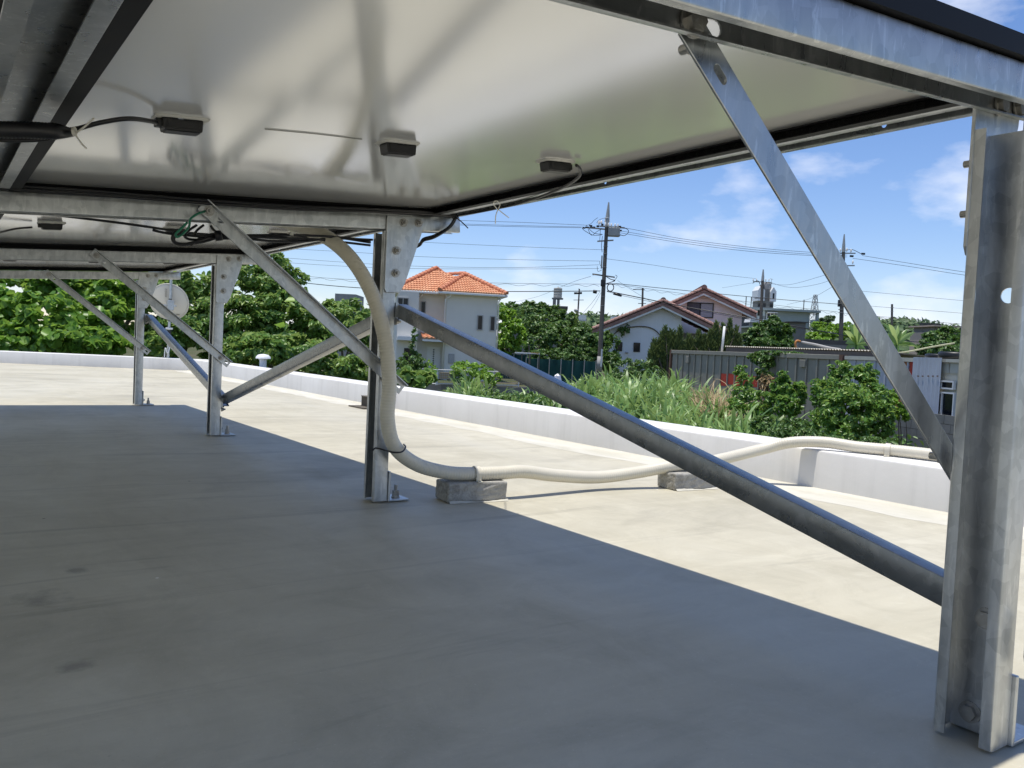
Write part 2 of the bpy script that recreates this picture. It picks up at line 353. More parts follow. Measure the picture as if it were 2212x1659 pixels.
# ================================================================== steel supports
TH = math.atan(.079); EX = Vector((math.cos(TH), 0, math.sin(TH))); EZ = Vector((-math.sin(TH), 0, math.cos(TH))); EY = Vector((0, 1, 0))
def arc(cx, cy, r, a0, a1, n=3): return [(cx+r*math.cos(math.radians(a0+(a1-a0)*k/n)), cy+r*math.sin(math.radians(a0+(a1-a0)*k/n))) for k in range(n+1)]
def lipped_c(w, h, lip, t=.0028, r=.005):    # opening towards -a, web at a = w
    o = [(0, lip)]+arc(r, r, r, 180, 270)+arc(w-r, r, r, 270, 360)+arc(w-r, h-r, r, 0, 90)+arc(r, h-r, r, 90, 180)+[(0, h-lip)]
    return o+[(t, h-lip), (t, h-t), (w-t, h-t), (w-t, t), (t, t), (t, lip)]
def hexbolt(p, ax, r=.0105, stud=.016, head=.009, washer=True, mb=None):
    p, ax = Vector(p), Vector(ax).normalized(); mb = mb or MB()
    if washer: mb.cyl(p, p+ax*.003, r*1.55, 18)
    mb.tube([p+ax*.003, p+ax*(.003+head)], r*1.12, 6)
    if stud: mb.cyl(p+ax*.003, p+ax*(.003+head+stud), r*.58, 12)
    return mb
def slot_cut(c, ax, along, r, L):            # stadium shaped cutter
    c, ax, al = Vector(c), Vector(ax).normalized(), Vector(along).normalized(); up = ax.cross(al)
    prof = arc(L/2, 0, r, -90, 90, 6)+arc(-L/2, 0, r, 90, 270, 6)
    return MB().extrude(prof, c-ax*.02, c+ax*.02, al, up)
Z0 = 1.017                 # underside of the rafter above the post corner
def raf(x, h): return Vector((0, 0, Z0))+EX*x+EZ*h
def support(i, end, label):
    Y = i*S
    E = empty('support_frame', (0, Y, 0), label, 'support frame', 'galvanised solar support frames')
    gy = .097 if end else -.006            # plane of gusset and knee brace
    sg = 1 if end else -1
    top = .985 if end else 1.012
    po = MB().extrude(lipped_c(.056, .094, .020), (0, 0, .006), (0, 0, top), (1, 0, 0), (0, 1, 0)).build('post', M['galv'], E, smooth=22, rel=False)
    if end:
        cut(po, MB().cyl((.02, .047, .723), (.09, .047, .723), .0125, 20))
    ry = .024 if end else 0.0
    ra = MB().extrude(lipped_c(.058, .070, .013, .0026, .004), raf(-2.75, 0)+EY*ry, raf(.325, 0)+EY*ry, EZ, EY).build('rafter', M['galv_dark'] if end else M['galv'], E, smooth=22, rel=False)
    if end:
        cut(ra, slot_cut(raf(-.628, .0165)+EY*(ry+.068), EY, EX, .0095, .022))
    else:
        cut(ra, slot_cut(raf(-.628, .030)+EY*ry, EY, EX, .0085, .045))
    # gusset plate
    g = [(.004, 1.067), (.156, 1.079), (.150, 1.018), (.088, .824), (.068, .788), (.012, .786), (.004, .80)]
    gm = MB().extrude(g, (0, gy-.0035, 0), (0, gy+.0035, 0), (1, 0, 0), (0, 0, 1)).build('gusset_plate', M['galv'], E, rel=False, bevel=.0015)
    for (x, z) in ((.071, 1.049), (.134, 1.056), (.047, .943), (.047, .86)):
        hexbolt((x, gy+sg*.0035, z), (0, sg, 0)).build('bolt', M['bolt'], E, rel=False)
        if end and z > 1: hexbolt((x, ry+.0665, z-.011), (0, -1, 0), .0115, 0, .008).build('bolt', M['bolt'], E, rel=False)
    # knee brace: angle with its flange along the upper edge
    a, b = (Vector((-.650, 0, .9875)), Vector((.062, 0, .4155))) if end else (Vector((-.655, 0, 1.015)), Vector((.092, 0, .428))); dv = (b-a).normalized(); up = Vector((-dv.z, 0, dv.x))
    if up.z < 0: up = -up
    yb = gy+sg*.006
    t = .004; Lp = [(-.022, 0), (.022, 0), (.022, .026), (.022-t, .026), (.022-t, t), (-.022, t)]
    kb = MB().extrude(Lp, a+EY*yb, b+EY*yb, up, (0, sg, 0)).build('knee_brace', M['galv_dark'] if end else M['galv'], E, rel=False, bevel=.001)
    cut(kb, slot_cut(a+dv*.075+EY*(yb+sg*.002), EY, dv, .006, .016)); cut(kb, slot_cut(b-dv*.022+EY*(yb+sg*.002), EY, dv, .006, .012))
    hexbolt(a+dv*.03+EY*(yb+sg*.004), (0, sg, 0)).build('bolt', M['bolt'], E, rel=False)
    hexbolt(b-dv*.062+EY*(yb+sg*.004), (0, sg, 0)).build('bolt', M['bolt'], E, rel=False)
    if end: hexbolt((-.658, ry+.0665, Z0-.658*.079+.0165), (0, -1, 0), .0125, 0, .009).build('bolt', M['bolt'], E, rel=False)
    # foot: angle plate, anchor and bolts
    MB().extrude([(.0565, .003), (.146, .003), (.146, .010), (.0645, .010), (.0645, .118), (.0565, .118)], (0, -.006, 0), (0, .10, 0), (1, 0, 0), (0, 0, 1)).build('foot_plate', M['galv'], E, rel=False, bevel=.002)
    an = MB().cyl((.108, .035, .010), (.108, .035, .013), .017, 18); an.tube([(.108, .035, .013), (.108, .035, .026)], .0135, 6); an.tube([(.108, .035, .0265), (.108, .035, .038)], .0125, 6); an.cyl((.108, .035, .038), (.108, .035, .060), .0065, 12)
    an.build('anchor_bolt', M['bolt'], E, rel=False)
    hexbolt((.0645, .045, .042), (1, 0, 0), .0105, .006).build('bolt', M['bolt'], E, rel=False)
    hexbolt((.0530, .060, .036), (-1, 0, 0), .0115, 0, .008).build('bolt', M['bolt'], E, rel=False)
    hexbolt((.0530, .045, .197), (-1, 0, 0), .0115, 0, .008).build('bolt', M['bolt'], E, rel=False)
    return E
support(0, True, 'nearest galvanised support with its channel post open to the viewer at right')
support(1, False, 'galvanised support whose post has the cream conduit strapped to it')
support(2, False, 'galvanised support with bare post, third from the viewer, where two braces meet')
support(3, False, 'farthest galvanised support with the shortest looking post, left of the dish')

# cross braces between the posts (low at one post, high at the next)
def cross(p, q, label):
    p, q = Vector(p), Vector(q); E = empty('cross_brace', p, label, 'brace', 'diagonal braces between the posts')
    dv = (q-p).normalized(); up = Vector((1, 0, 0)).cross(dv).normalized(); up = up if up.z > 0 else -up
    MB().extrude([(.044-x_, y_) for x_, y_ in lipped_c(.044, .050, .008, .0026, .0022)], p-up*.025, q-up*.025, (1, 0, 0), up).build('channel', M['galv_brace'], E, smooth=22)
    for e, sn in ((p, 1), (q, -1)):
        MB().obox(e+Vector((-.012, -.02, -.028)), (.012, 0, 0), (0, .04, 0), (0, 0, .056)).build('end_tab', M['galv_dark'], E)
        hexbolt(e+Vector((-.001, 0, -.042)), (1, 0, 0), .009, .01).build('bolt', M['bolt'], E)
E_ = empty('brace_tab', (.062, .02, .17), 'small steel tab with round hole at the right edge of the near post', 'tab')
o = MB().extrude(arc(.0, .0, .020, -180, 0, 8)+arc(0, .05, .020, 0, 180, 8), (.062, -.030, .150), (.067, -.030, .150), (0, 1, 0), (0, 0, 1)).build('tab_plate', M['galv'], E_)
cut(o, MB().cyl((-.02, -.050, .025), (.03, -.050, .025), .0095, 16))
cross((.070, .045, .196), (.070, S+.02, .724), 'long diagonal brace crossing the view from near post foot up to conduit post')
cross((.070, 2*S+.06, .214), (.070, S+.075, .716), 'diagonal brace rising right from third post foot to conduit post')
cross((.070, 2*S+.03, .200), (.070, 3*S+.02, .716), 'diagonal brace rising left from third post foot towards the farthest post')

# ================================================================== rails and panels (built on the tilted plane)
ROT = (0, -TH, 0)
def plane_empty(name, x, y, label, cat, group=None):
    p = Vector((0, 0, Z0))+EX*x+EZ*.0605; return empty(name, (p.x, y, p.z), label, cat, group, rot=ROT)
R_LEN = 3*S+.09
def rail(x0, x1, label):
    E = plane_empty('mounting_rail', x0, 0.01, label, 'rail', 'galvanised module rails')
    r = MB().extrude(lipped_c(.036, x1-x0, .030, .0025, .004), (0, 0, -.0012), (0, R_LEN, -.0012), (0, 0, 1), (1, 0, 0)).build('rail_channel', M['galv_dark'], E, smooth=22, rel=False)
    return E, r
_, rr = rail(.2095, .322, 'outer galvanised module rail along the right edge of the panels, sky beyond')
for y in (.43, 1.33, 2.9, 4.2): cut(rr, MB().cyl((.101, y, .017), (.115, y, .017), .006, 12))
E, lr = rail(-1.298, -1.180, 'dark galvanised module rail between two panel columns in upper left corner')
# black frame, white backsheet, dark glass, junction boxes
PW, PLEN = 1.395, S-.006
def jbox(E, x, y, lead=0):
    b = MB()
    prof = [(-.036, -.026), (.036, -.026), (.039, -.004), (.034, 0), (.013, 0), (.008, -.004), (-.008, -.004), (-.013, 0), (-.034, 0), (-.039, -.004)]
    b.extrude([(a, c) for a, c in prof], (x, y-.020, .0255), (x, y+.020, .0255), (1, 0, 0), (0, 0, 1))
    o = b.build('junction_box', M['black_plastic'], E, rel=False, bevel=.002)
    MB().box((x-.030, y-.0215, .005), (x+.030, y-.0198, .020)).build('lid', M['black_plastic'], o, rel=False, bevel=.001)
    MB().box((x-.032, y-.016, -.0022), (x+.032, y+.016, -.0004)).build('lid', M['black_plastic'], o, rel=False, bevel=.001)
    s_ = MB(); rn = random.Random(int(x*1000)); n = 22; vs = []; fs = []
    for k in range(n):
        a = 2*math.pi*k/n; cx = .049*math.copysign(min(1, abs(math.cos(a))*1.35), math.cos(a)); cyy = .030*math.copysign(min(1, abs(math.sin(a))*1.35), math.sin(a))
        q = 1+rn.uniform(-.08, .08); vs += [(x+cx*q, y+cyy*q, .0262), (x+cx*.93*q, y+cyy*.9*q, .0215), (x+cx*.8, y+cyy*.75, .0225)]
    for k in range(n):
        j = (k+1) % n
        fs += [(k*3, j*3, j*3+1, k*3+1), (k*3+1, j*3+1, j*3+2, k*3+2)]
    s_.add(vs, fs); s_.build('sealant_bead', M['sealant'], o, smooth=True, rel=False)
    if lead:
        MB().box((x+lead*.040-.010, y-.011, .006), (x+lead*.040+.010, y+.011, .022)).build('cable_gland', M['black_plastic'], o, rel=False, bevel=.002)
    return o
def panel(i, c, label):
    x0 = -1.183 if c == 0 else -1.296-PW
    E = plane_empty('solar_panel', x0, i*S+.034 if i else .014, label, 'solar panel', 'solar panels of the rooftop array')
    L = PLEN if i else PLEN+.018
    w, h, fl = PW, .031, .030
    m = MB()                       # hollow section frame: side wall, lower flange turned inwards, top lip
    pr = [(0, 0), (fl, 0), (fl, .002), (.0025, .002), (.0025, .022), (.011, .022), (.011, h), (0, h)]
    m.extrude(pr, (0, 0, 0), (0, L, 0), (1, 0, 0), (0, 0, 1)); m.extrude(pr, (w, 0, 0), (w, L, 0), (-1, 0, 0), (0, 0, 1))
    m.extrude(pr, (.0026, 0, 0), (w-.0026, 0, 0), (0, 1, 0), (0, 0, 1)); m.extrude(pr, (.0026, L, 0), (w-.0026, L, 0), (0, -1, 0), (0, 0, 1))
    m.build('panel_frame', M['black_frame'], E, rel=False)
    MB().box((.0035, .0035, .0265), (w-.0035, L-.0035, .0285)).build('backsheet', M['backsheet'], E, rel=False)
    MB().box((.0115, .0115, .0290), (w-.0115, L-.0115, .0318)).build('glass_front', M['cells'], E, rel=False)
    yj = 1.165 if i == 0 else L*.5
    for k, (xx, ld) in enumerate(((-.953, -1), (-.468, 0), (-.0, 1))): jbox(E, xx-x0 if c == 0 else xx-x0-PW-.11, yj, ld)
    return E
panel(0, 0, 'nearest solar panel overhead, its glossy white underside filling the top of the view')
panel(1, 0, 'second solar panel along the row, underside seen beyond the conduit post rafter')
panel(2, 0, 'farthest solar panel of the row, thin sliver beyond the third rafter')
panel(0, 1, 'nearest solar panel of the left column, only its black frame corner in view')
panel(1, 1, 'second solar panel of the left column, hidden behind the upper left rail')
panel(2, 1, 'farthest solar panel of the left column, hidden behind the nearer ones')
# ================================================================== cables on the array
def under(u, v, h=-.012):     # point on the plane just below the panel backs, from a pixel
    w = ray(u, v); z0 = Z0+.0605/math.cos(TH)+.0265+h; tt = (z0+.079*CAM.x-CAM.z)/(w.z-.079*w.x); return CAM+w*tt
def cable(name, pts, r, label, cat='cable', group='black array cables', mat='cable', n=7, parent=None, seg=8):
    return MB().tube(spline(pts, seg), r, n).build(name, M[mat], parent, smooth=True, label=label if parent is None else None, cat=cat if parent is None else None, group=group if parent is None else None)
# lead of the right junction box, run to the corner of the panel and along the rail
cable('panel_cable', [under(1245, 357, -.013), under(1253, 366, -.016), under(1248, 385, -.03), under(1205, 410, -.035), under(1130, 437, -.036), under(1050, 455, -.034), under(990, 465, -.036)], .0042, 'black lead from the right junction box down to the panel corner')
y2 = S-.012
for k, (dz, dy) in enumerate(((0, 0), (-.010, -.006))):
    cable('panel_cable', [on_y(-30, 398+k*6, y2-.02), on_y(200, 413+k*7, y2-.02+dy), on_y(430, 432+k*6, y2-.02), on_y(640, 446+k*6, y2-.02+dy), on_y(800, 452+k*5, y2-.02), on_y(940, 460+k*3, y2-.03), on_y(986, 466+k*3, y2-.03)], .0048,
          ('upper' if k == 0 else 'lower')+' black cable clipped under the far frame of the nearest panel')
    cable('panel_cable', [on_y(985+2*k, 466, y2-.03), on_y(970+3*k, 490, y2-.02), on_y(940, 508+4*k, y2-.01+dy), on_y(915, 516+4*k, y2+.02), on_y(905, 528+3*k, y2+.05), on_y(880, 540, y2+.12)], .0048,
          ('first' if k == 0 else 'second')+' black cable dropping from the panel corner behind the gusset')
# loose bundle of cables hung below the rafter beside the knee brace
bun = empty('cable_bundle', on_y(440, 500, S+.10), 'coiled black cable bundle hanging under the conduit post rafter', 'cable bundle')
yb = S+.10
rn = random.Random(3)
loops = [[(330, 497), (370, 505), (450, 512), (480, 515), (560, 512), (640, 508), (720, 512), (800, 524)],
         [(378, 500), (372, 515), (380, 526), (400, 528), (440, 522), (480, 512), (560, 508), (700, 510), (800, 520)],
         [(400, 486), (385, 500), (376, 520), (396, 527), (430, 520), (470, 505)],
         [(425, 486), (405, 500), (400, 512), (418, 518), (450, 514), (476, 505)],
         [(440, 486), (425, 498), (422, 508), (438, 510), (462, 506), (480, 505)],
         [(455, 487), (462, 497), (474, 503), (500, 510), (600, 514), (690, 518), (800, 530)],
         [(412, 530), (425, 519), (440, 510), (470, 504)],
         [(500, 512), (580, 520), (650, 522), (720, 515), (805, 518)]]
for k, lp in enumerate(loops):
    cable('cable_strand', [on_y(u, v, yb+rn.uniform(-.012, .012)) for u, v in lp], .0045, None, parent=bun)
MB().tube([on_y(470, 498, yb-.02), on_y(474, 520, yb-.02)], .012, 10).build('bundle_tie', M['cable'], bun, smooth=True)
MB().obox(on_y(627, 508, yb-.02), (.012, 0, 0), (0, .03, 0), (0, 0, .012)).build('white_tag', M['tie_white'], bun)
cable('earth_wire', [on_y(443, 456, S-.018), on_y(425, 463, S-.03), on_y(411, 474, S-.03), on_y(408, 490, S-.02), on_y(395, 505, S-.02), on_y(383, 512, S-.02), on_y(380, 505, S-.03), on_y(390, 495, S-.03), on_y(405, 480, S-.035)], .0038, 'green earth wire looped from the bolt at the knee brace top', 'wire', None, 'green_wire')
cable('panel_cable', [on_y(0, 458, S+.35), on_y(100, 463, S+.35), on_y(200, 474, S+.35), on_y(300, 487, S+.3), on_y(400, 502, S+.2), on_y(470, 508, S+.12)], .0045, 'black cable sloping under the second panel to the coiled bundle')
# cable sleeve across the upper left rail and the lead of the left junction box
sl = empty('cable_sleeve', under(80, 285, -.05), 'black corrugated cable sleeve tied under the upper left rail', 'cable sleeve')
q = [under(-60, 279, -.06), under(0, 280, -.06), under(60, 281, -.06), under(110, 283, -.06), under(140, 285, -.055), under(160, 287, -.05)]
sp = spline(q, 14); rr_ = []
for k, p_ in enumerate(sp):
    e = min(1, (len(sp)-1-k)/26); rr_.append((.0155 if k % 2 else .0140)*(.38+.62*e))
MB().tube(sp, rr_, 12).build('sleeve_tube', M['cable'], sl, smooth=True)
cable('sleeve_lead', [under(-40, 300, -.07), under(30, 303, -.072), (under(90, 301, -.07)), under(130, 294, -.062), under(155, 287, -.05)], .0042, None, parent=sl)
cable('sleeve_lead', [under(120, 284, -.052), under(165, 278, -.045), under(220, 264, -.035), under(280, 256, -.025), under(338, 264, -.016)], .0046, None, parent=sl)
for a, b in (((160, 290), (202, 256)), ((165, 294), (186, 320))):
    MB().tube(spline([under(*a, -.055), under((a[0]+b[0])/2, (a[1]+b[1])/2+2, -.06), under(*b, -.065)], 5), .0018, 6).build('zip_tie_tail', M['tie_white'], sl, smooth=True)
MB().tube([under(158, 284, -.056), under(163, 284, -.056)], .0085, 10).build('zip_tie_head', M['tie_white'], sl)
cable('junction_lead', [under(70, 491, -.014), under(35, 494, -.02), under(0, 502, -.03), under(-40, 512, -.03)], .0042, 'black lead of the second panel junction box at the left edge')
# white cable ties
def tie(label, ring, tails, r=.0018, mat='tie_white'):
    E = empty('cable_tie', ring[0], label, 'cable tie', 'cable ties')
    MB().tube(spline(ring, 6), r, 6).build('tie_loop', M[mat], E, smooth=True)
    for tl in tails: MB().tube(spline(tl, 5), r, 6).build('tie_tail', M[mat], E, smooth=True)
tie('white cable tie with two long tails hanging from the rail edge against the sky', [under(1074, 452, -.05), under(1066, 440, -.045), under(1072, 434, -.04), under(1080, 440, -.04), under(1077, 450, -.05)],
    [[under(1076, 452, -.05), under(1071, 466, -.055), under(1070, 483, -.06)], [under(1077, 453, -.05), under(1088, 462, -.055), under(1099, 470, -.06)]])
tie('black cable tie crossed at the corner above the conduit post rafter end', [on_y(985, 462, S-.05), on_y(990, 470, S-.06), on_y(980, 474, S-.05), on_y(976, 466, S-.04)],
    [[on_y(984, 470, S-.05), on_y(972, 488, S-.05), on_y(965, 497, S-.05)], [on_y(986, 470, S-.05), on_y(1000, 482, S-.05), on_y(1011, 493, S-.05)]], .0022, 'cable')

# ================================================================== cream corrugated conduit
cd = empty('conduit', (.165, 2.16, .10), 'cream corrugated conduit from the array down the post and over the parapet', 'conduit')
pts = [on_y(560, 470, S+.42), on_y(612, 478, S+.33), on_y(655, 492, S+.22), on_y(712, 517, S+.12), on_y(765, 567, S+.03), on_y(808, 645, S-.045), on_y(833, 740, S-.075), on_y(841, 830, S-.078), on_y(837, 905, S-.075), on_y(853, 965, S-.062),
       on_y(900, 1003, S-.04), on_y(960, 1020, S-.055), Vector((.36, 2.128, .1035)), Vector((.50, 2.105, .1035)), on_y(1130, 1019, 2.10), on_y(1200, 1027, 2.11), on_y(1290, 1031, 2.12), on_y(1380, 1020, 2.09), on_y(1450, 1007, 2.045), on_y(1530, 998, 2.00),
       Vector((1.93, 1.965, .168)), Vector((2.04, 1.87, .212)), Vector((2.13, 1.75, .225)), Vector((2.20, 1.62, .2165)), Vector((2.262, 1.48, .2165)), Vector((2.30, 1.30, .2165)), Vector((2.315, 1.0, .2165)), Vector((2.32, .4, .2165)), Vector((2.32, -1.5, .2165))]
sp = spline(pts, 40); acc = 0; fine = [sp[0]]
for a, b in zip(sp, sp[1:]):
    acc += (b-a).length
    if acc > .0032: fine.append(b); acc = 0
RC = .0272
# resample at constant pitch so the corrugation is even
L = [0]
for a, b in zip(sp, sp[1:]): L.append(L[-1]+(b-a).length)
res = []; j = 0; stp = .0028; x = 0
while x < L[-1]:
    while L[j+1] < x: j += 1
    res.append(sp[j].lerp(sp[j+1], (x-L[j])/max(1e-9, L[j+1]-L[j]))); x += stp
MB().tube(res, [RC-.0010*(0, 1, .35, 0)[k % 4] for k in range(len(res))], 18).build('conduit_tube', M['conduit'], cd, smooth=True)
def saddle(c, ax, label=None):
    c, ax = Vector(c), Vector(ax).normalized(); sd_ = ax.cross(Vector((0, 0, 1))).normalized(); r0, r1 = RC+.0006, RC+.0042; w_ = .011
    prof = [(r1*math.cos(a), r1*math.sin(a)) for a in np.linspace(-.35, math.pi+.35, 15)]+[(r0*math.cos(a), r0*math.sin(a)) for a in np.linspace(math.pi+.35, -.35, 15)]
    m = MB().extrude(prof, c-ax*w_, c+ax*w_, sd_, (0, 0, 1))
    for sgn in (1, -1):
        m.obox(c+sd_*sgn*(RC+.001)-ax*w_+Vector((0, 0, -RC)), sd_*sgn*.026, ax*2*w_, (0, 0, .004)); m.obox(c+sd_*sgn*(RC+.0012)-ax*w_+Vector((0, 0, -RC)), sd_*sgn*.0035, ax*2*w_, (0, 0, .022))
        m.cyl(c+sd_*sgn*(RC+.016)+Vector((0, 0, -RC+.004)), c+sd_*sgn*(RC+.016)+Vector((0, 0, -RC+.008)), .005, 10)
    m.build('conduit_saddle', M['conduit'], cd, smooth=40)
saddle((.40, 2.120, .1030), (1, -.17, 0)); saddle((2.252, 1.50, .2160), (.42, -1, 0))
st_ = [on_y(806, 972, S-.03), on_y(812, 968, S-.006), on_y(830, 972, S-.03), on_y(848, 977, S-.105), on_y(868, 976, S-.118), on_y(876, 966, S-.09), on_y(872, 960, S-.05)]
MB().tube(spline(st_, 6), .0032, 7).build('cable_tie', M['cable'], smooth=True, label='black cable tie strapping the conduit to the post', cat='cable tie', group='cable ties')
# two concrete blocks carrying the conduit
def block(c, rz, sx, sy, sz, label):
    m = MB(); n = 5; rn = random.Random(int(c[0]*100)); cr, sr = math.cos(rz), math.sin(rz)
    m.box((-sx/2, -sy/2, .0), (sx/2, sy/2, sz))
    o = m.build('concrete_block', M['block'], label=label, cat='block', group='concrete blocks under the conduit', bevel=.007, origin=(0, 0, 0)); o.location = (c[0], c[1], .001); o.rotation_euler = (0, 0, rz)
    bm = bmesh.new(); bm.from_mesh(o.data); bmesh.ops.subdivide_edges(bm, edges=bm.edges[:], cuts=6, use_grid_fill=True)
    for v_ in bm.verts: v_.co += Vector((rn.uniform(-1, 1), rn.uniform(-1, 1), rn.uniform(-1, 1)))*.0016
    bm.to_mesh(o.data); bm.free(); return o
block((.392, 2.137), math.radians(-6), .255, .125, .0755, 'grey concrete block under the conduit beside the post, half in shade')
block((1.50, 2.025), math.radians(-5), .255, .125, .0755, 'grey concrete block under the conduit out in the sun near the parapet')
# mortar bedding at the block feet
for (cx, cy_, rz, lab) in ((.392, 2.137, -6, 'pale smear of sealant along the foot of the shaded block'), (1.50, 2.025, -5, 'pale smear of sealant along the foot of the sunlit block')):
    rn = random.Random(9); top = []; n = 16
    for k in range(n+1):
        x = -.125+.255*k/n; top.append((x, -.066, .002+.007*(.5+.5*math.sin(k*.37+1))+rn.uniform(0, .002)))
    vs = [(x, y, z) for x, y, z in top]+[(x+rn.uniform(-.002, .002), -.071-rn.uniform(0, .005)-.004*math.sin(k*.5), .0015) for x, y, z in top]
    o = MB().add(vs, [(k+n+1, k+n+2, k+1, k) for k in range(n)]).build('sealant_smear', M['fillet'], smooth=True, label=lab, cat='sealant', origin=(0, 0, 0)); o.location = (cx, cy_, 0); o.rotation_euler = (0, 0, math.radians(rz))

# ================================================================== dish, vent cap
b0 = Vector((1.80, 13.55, PH)); 
dz = empty('satellite_dish', b0, 'white round satellite dish on a galvanised mast seen from behind', 'satellite dish')
dd = (b0-CAM).dot(CF)
topz = at(372, 595, dd).z+.35
mast_top = Vector((b0.x+.02, b0.y, topz))
MB().cyl(b0+Vector((0, 0, -.05)), mast_top, .021, 14).build('mast', M['galv'], dz, smooth=40)
dc = at(364, 656, dd+.10); nx = (Vector((.35, .80, .48))).normalized()     # dish axis, facing away from the viewer
ux = nx.cross(Vector((0, 0, 1))).normalized(); uy = ux.cross(nx)
Rd = 41*dd/F; vs = []; fs = []; rings = 8; ns = 40
for i in range(rings+1):
    r = Rd*i/rings
    for k in range(ns):
        a = 2*math.pi*k/ns; vs.append(dc+(ux*math.cos(a)*.98+uy*math.sin(a)*1.06)*r+nx*(.10*(r/Rd)**2*Rd*2.2))
for i in range(rings):
    for k in range(ns): a, b = i*ns+k, i*ns+(k+1) % ns; fs.append((a, b, b+ns, a+ns))
M['dish'] = plain('dish_paint', (.62, .61, .56), .4, 0, .5, .05, 3)
o = MB().add(vs, fs).build('reflector', M['dish'], dz, smooth=True); m_ = o.modifiers.new('solid', 'SOLIDIFY'); m_.thickness = .012; m_.offset = 1
rim = [dc+(ux*math.cos(2*math.pi*k/ns)*.98+uy*math.sin(2*math.pi*k/ns)*1.06)*Rd+nx*(.22*Rd) for k in range(ns+1)]
MB().tube(rim, .008, 6, caps=False).build('rim', M['dish'], dz, smooth=True)
mk = plain('dish_print', (.22, .20, .17), .6)
def on_dish(a, b, off=.006):  # a, b in radii
    r2 = a*a+b*b; return dc+(ux*a*.98+uy*b*1.06)*Rd+nx*(.22*Rd*r2-off-.012)
def ptile(a0, b0_, a1, b1, name):
    MB().add([on_dish(a0, b0_), on_dish(a1, b0_), on_dish(a1, b1), on_dish(a0, b1)], [(0, 1, 2, 3)]).build(name, mk, dz)
sx_ = -1 if ux.dot(CR) < 0 else 1
rn = random.Random(4)
for a in (-.14, -.08, .12, .18):                 # rows of small print down the back of the dish
    bb = .78
    while bb > .40:
        hh = rn.uniform(.02, .05); ptile(a*sx_, bb, a*sx_+.035*sx_, bb-hh, 'print_mark'); bb -= hh+.022
ptile(.27*sx_, -.62, .52*sx_, -.67, 'print_mark')
mb = MB(); c0 = Vector((b0.x+.01, b0.y, dc.z)); mb.obox(c0+Vector((-.05, -.05, -.11)), (.10, 0, 0), (0, .10, 0), (0, 0, .16)); mb.obox(c0+Vector((-.10, .0, -.05)), (.20, 0, 0), (0, .05, 0), (0, 0, .03)); mb.build('bracket', M['galv'], dz, bevel=.004)
for zz in (.06, -.29): MB().cyl(c0+Vector((0, 0, zz)), c0+Vector((0, 0, zz+.016)), .024, 14).build('mast_band', M['cable'], dz)
zb = c0.z-.42; MB().obox((b0.x-.05, b0.y-.06, zb), (.10, 0, 0), (0, .06, 0), (0, 0, .03)).build('white_clamp', M['white_pvc'], dz, bevel=.004)
MB().obox((b0.x-.03, b0.y-.05, zb-.11), (.06, 0, 0), (0, .06, 0), (0, 0, .10)).build('cable_box', M['black_plastic'], dz, bevel=.006)
MB().tube(spline([(b0.x, b0.y-.04, zb-.1), (b0.x+.02, b0.y-.05, zb-.25), (b0.x-.02, b0.y-.05, zb-.38), (b0.x-.05, b0.y-.04, zb-.30), (b0.x-.06, b0.y-.03, zb-.45)], 6), .008, 8).build('coax_loop', M['white_pvc'], dz, smooth=True)
vl = on_z(568, 790, .10); vl.x = 2.62; vl.y = 11.4
vd = (vl-CAM).dot(CF); vb = ground_uv(567, vd, 0)
v_top = zpx(567, 765, vd); 
ve = empty('roof_vent', (vb.x, vb.y, -.1), 'white mushroom vent cap standing just beyond the right parapet', 'vent')
k_ = 16.0*vd/F
MB().lathe((vb.x, vb.y, 0), [(k_*.46, -.6), (k_*.46, v_top-k_*.75), (k_*.62, v_top-k_*.72), (k_*.62, v_top-k_*.62)], 20).build('vent_pipe', M['white_pvc'], ve, smooth=40)
MB().lathe((vb.x, vb.y, 0), [(k_*.95, v_top-k_*.62), (k_*1.0, v_top-k_*.58), (k_*.92, v_top-k_*.30), (k_*.66, v_top-k_*.08), (k_*.30, v_top), (.002, v_top+.004)], 24).build('vent_cap', M['white_pvc'], ve, smooth=40)

MB().tube([under(572, 279, -.0012), under(680, 289, -.0012), under(782, 301, -.0012)], .0011, 6).build('thin_stripe', plain('grey_stripe', (.30, .30, .28), .6), label='thin grey line running across the white underside of the nearest panel', cat='stripe')  # thin grey tube laid just under the backsheet
# ================================================================== ground and far land
GZ = -2.2
def quad_grid(name, x0, x1, y0, y1, n, zf, mat, **kw):
    xs = np.linspace(x0, x1, n+1); ys = np.linspace(y0, y1, n+1)
    vs = [(x, y, zf(x, y)) for y in ys for x in xs]; fs = [(j*(n+1)+i, j*(n+1)+i+1, (j+1)*(n+1)+i+1, (j+1)*(n+1)+i) for j in range(n) for i in range(n)]
    return MB().add(vs, fs).build(name, mat, smooth=True, origin=(0, 0, 0), **kw)
quad_grid('ground', -2500, 2500, -2500, 2500, 24, lambda x, y: GZ-.02, M['ground'], kind='structure')

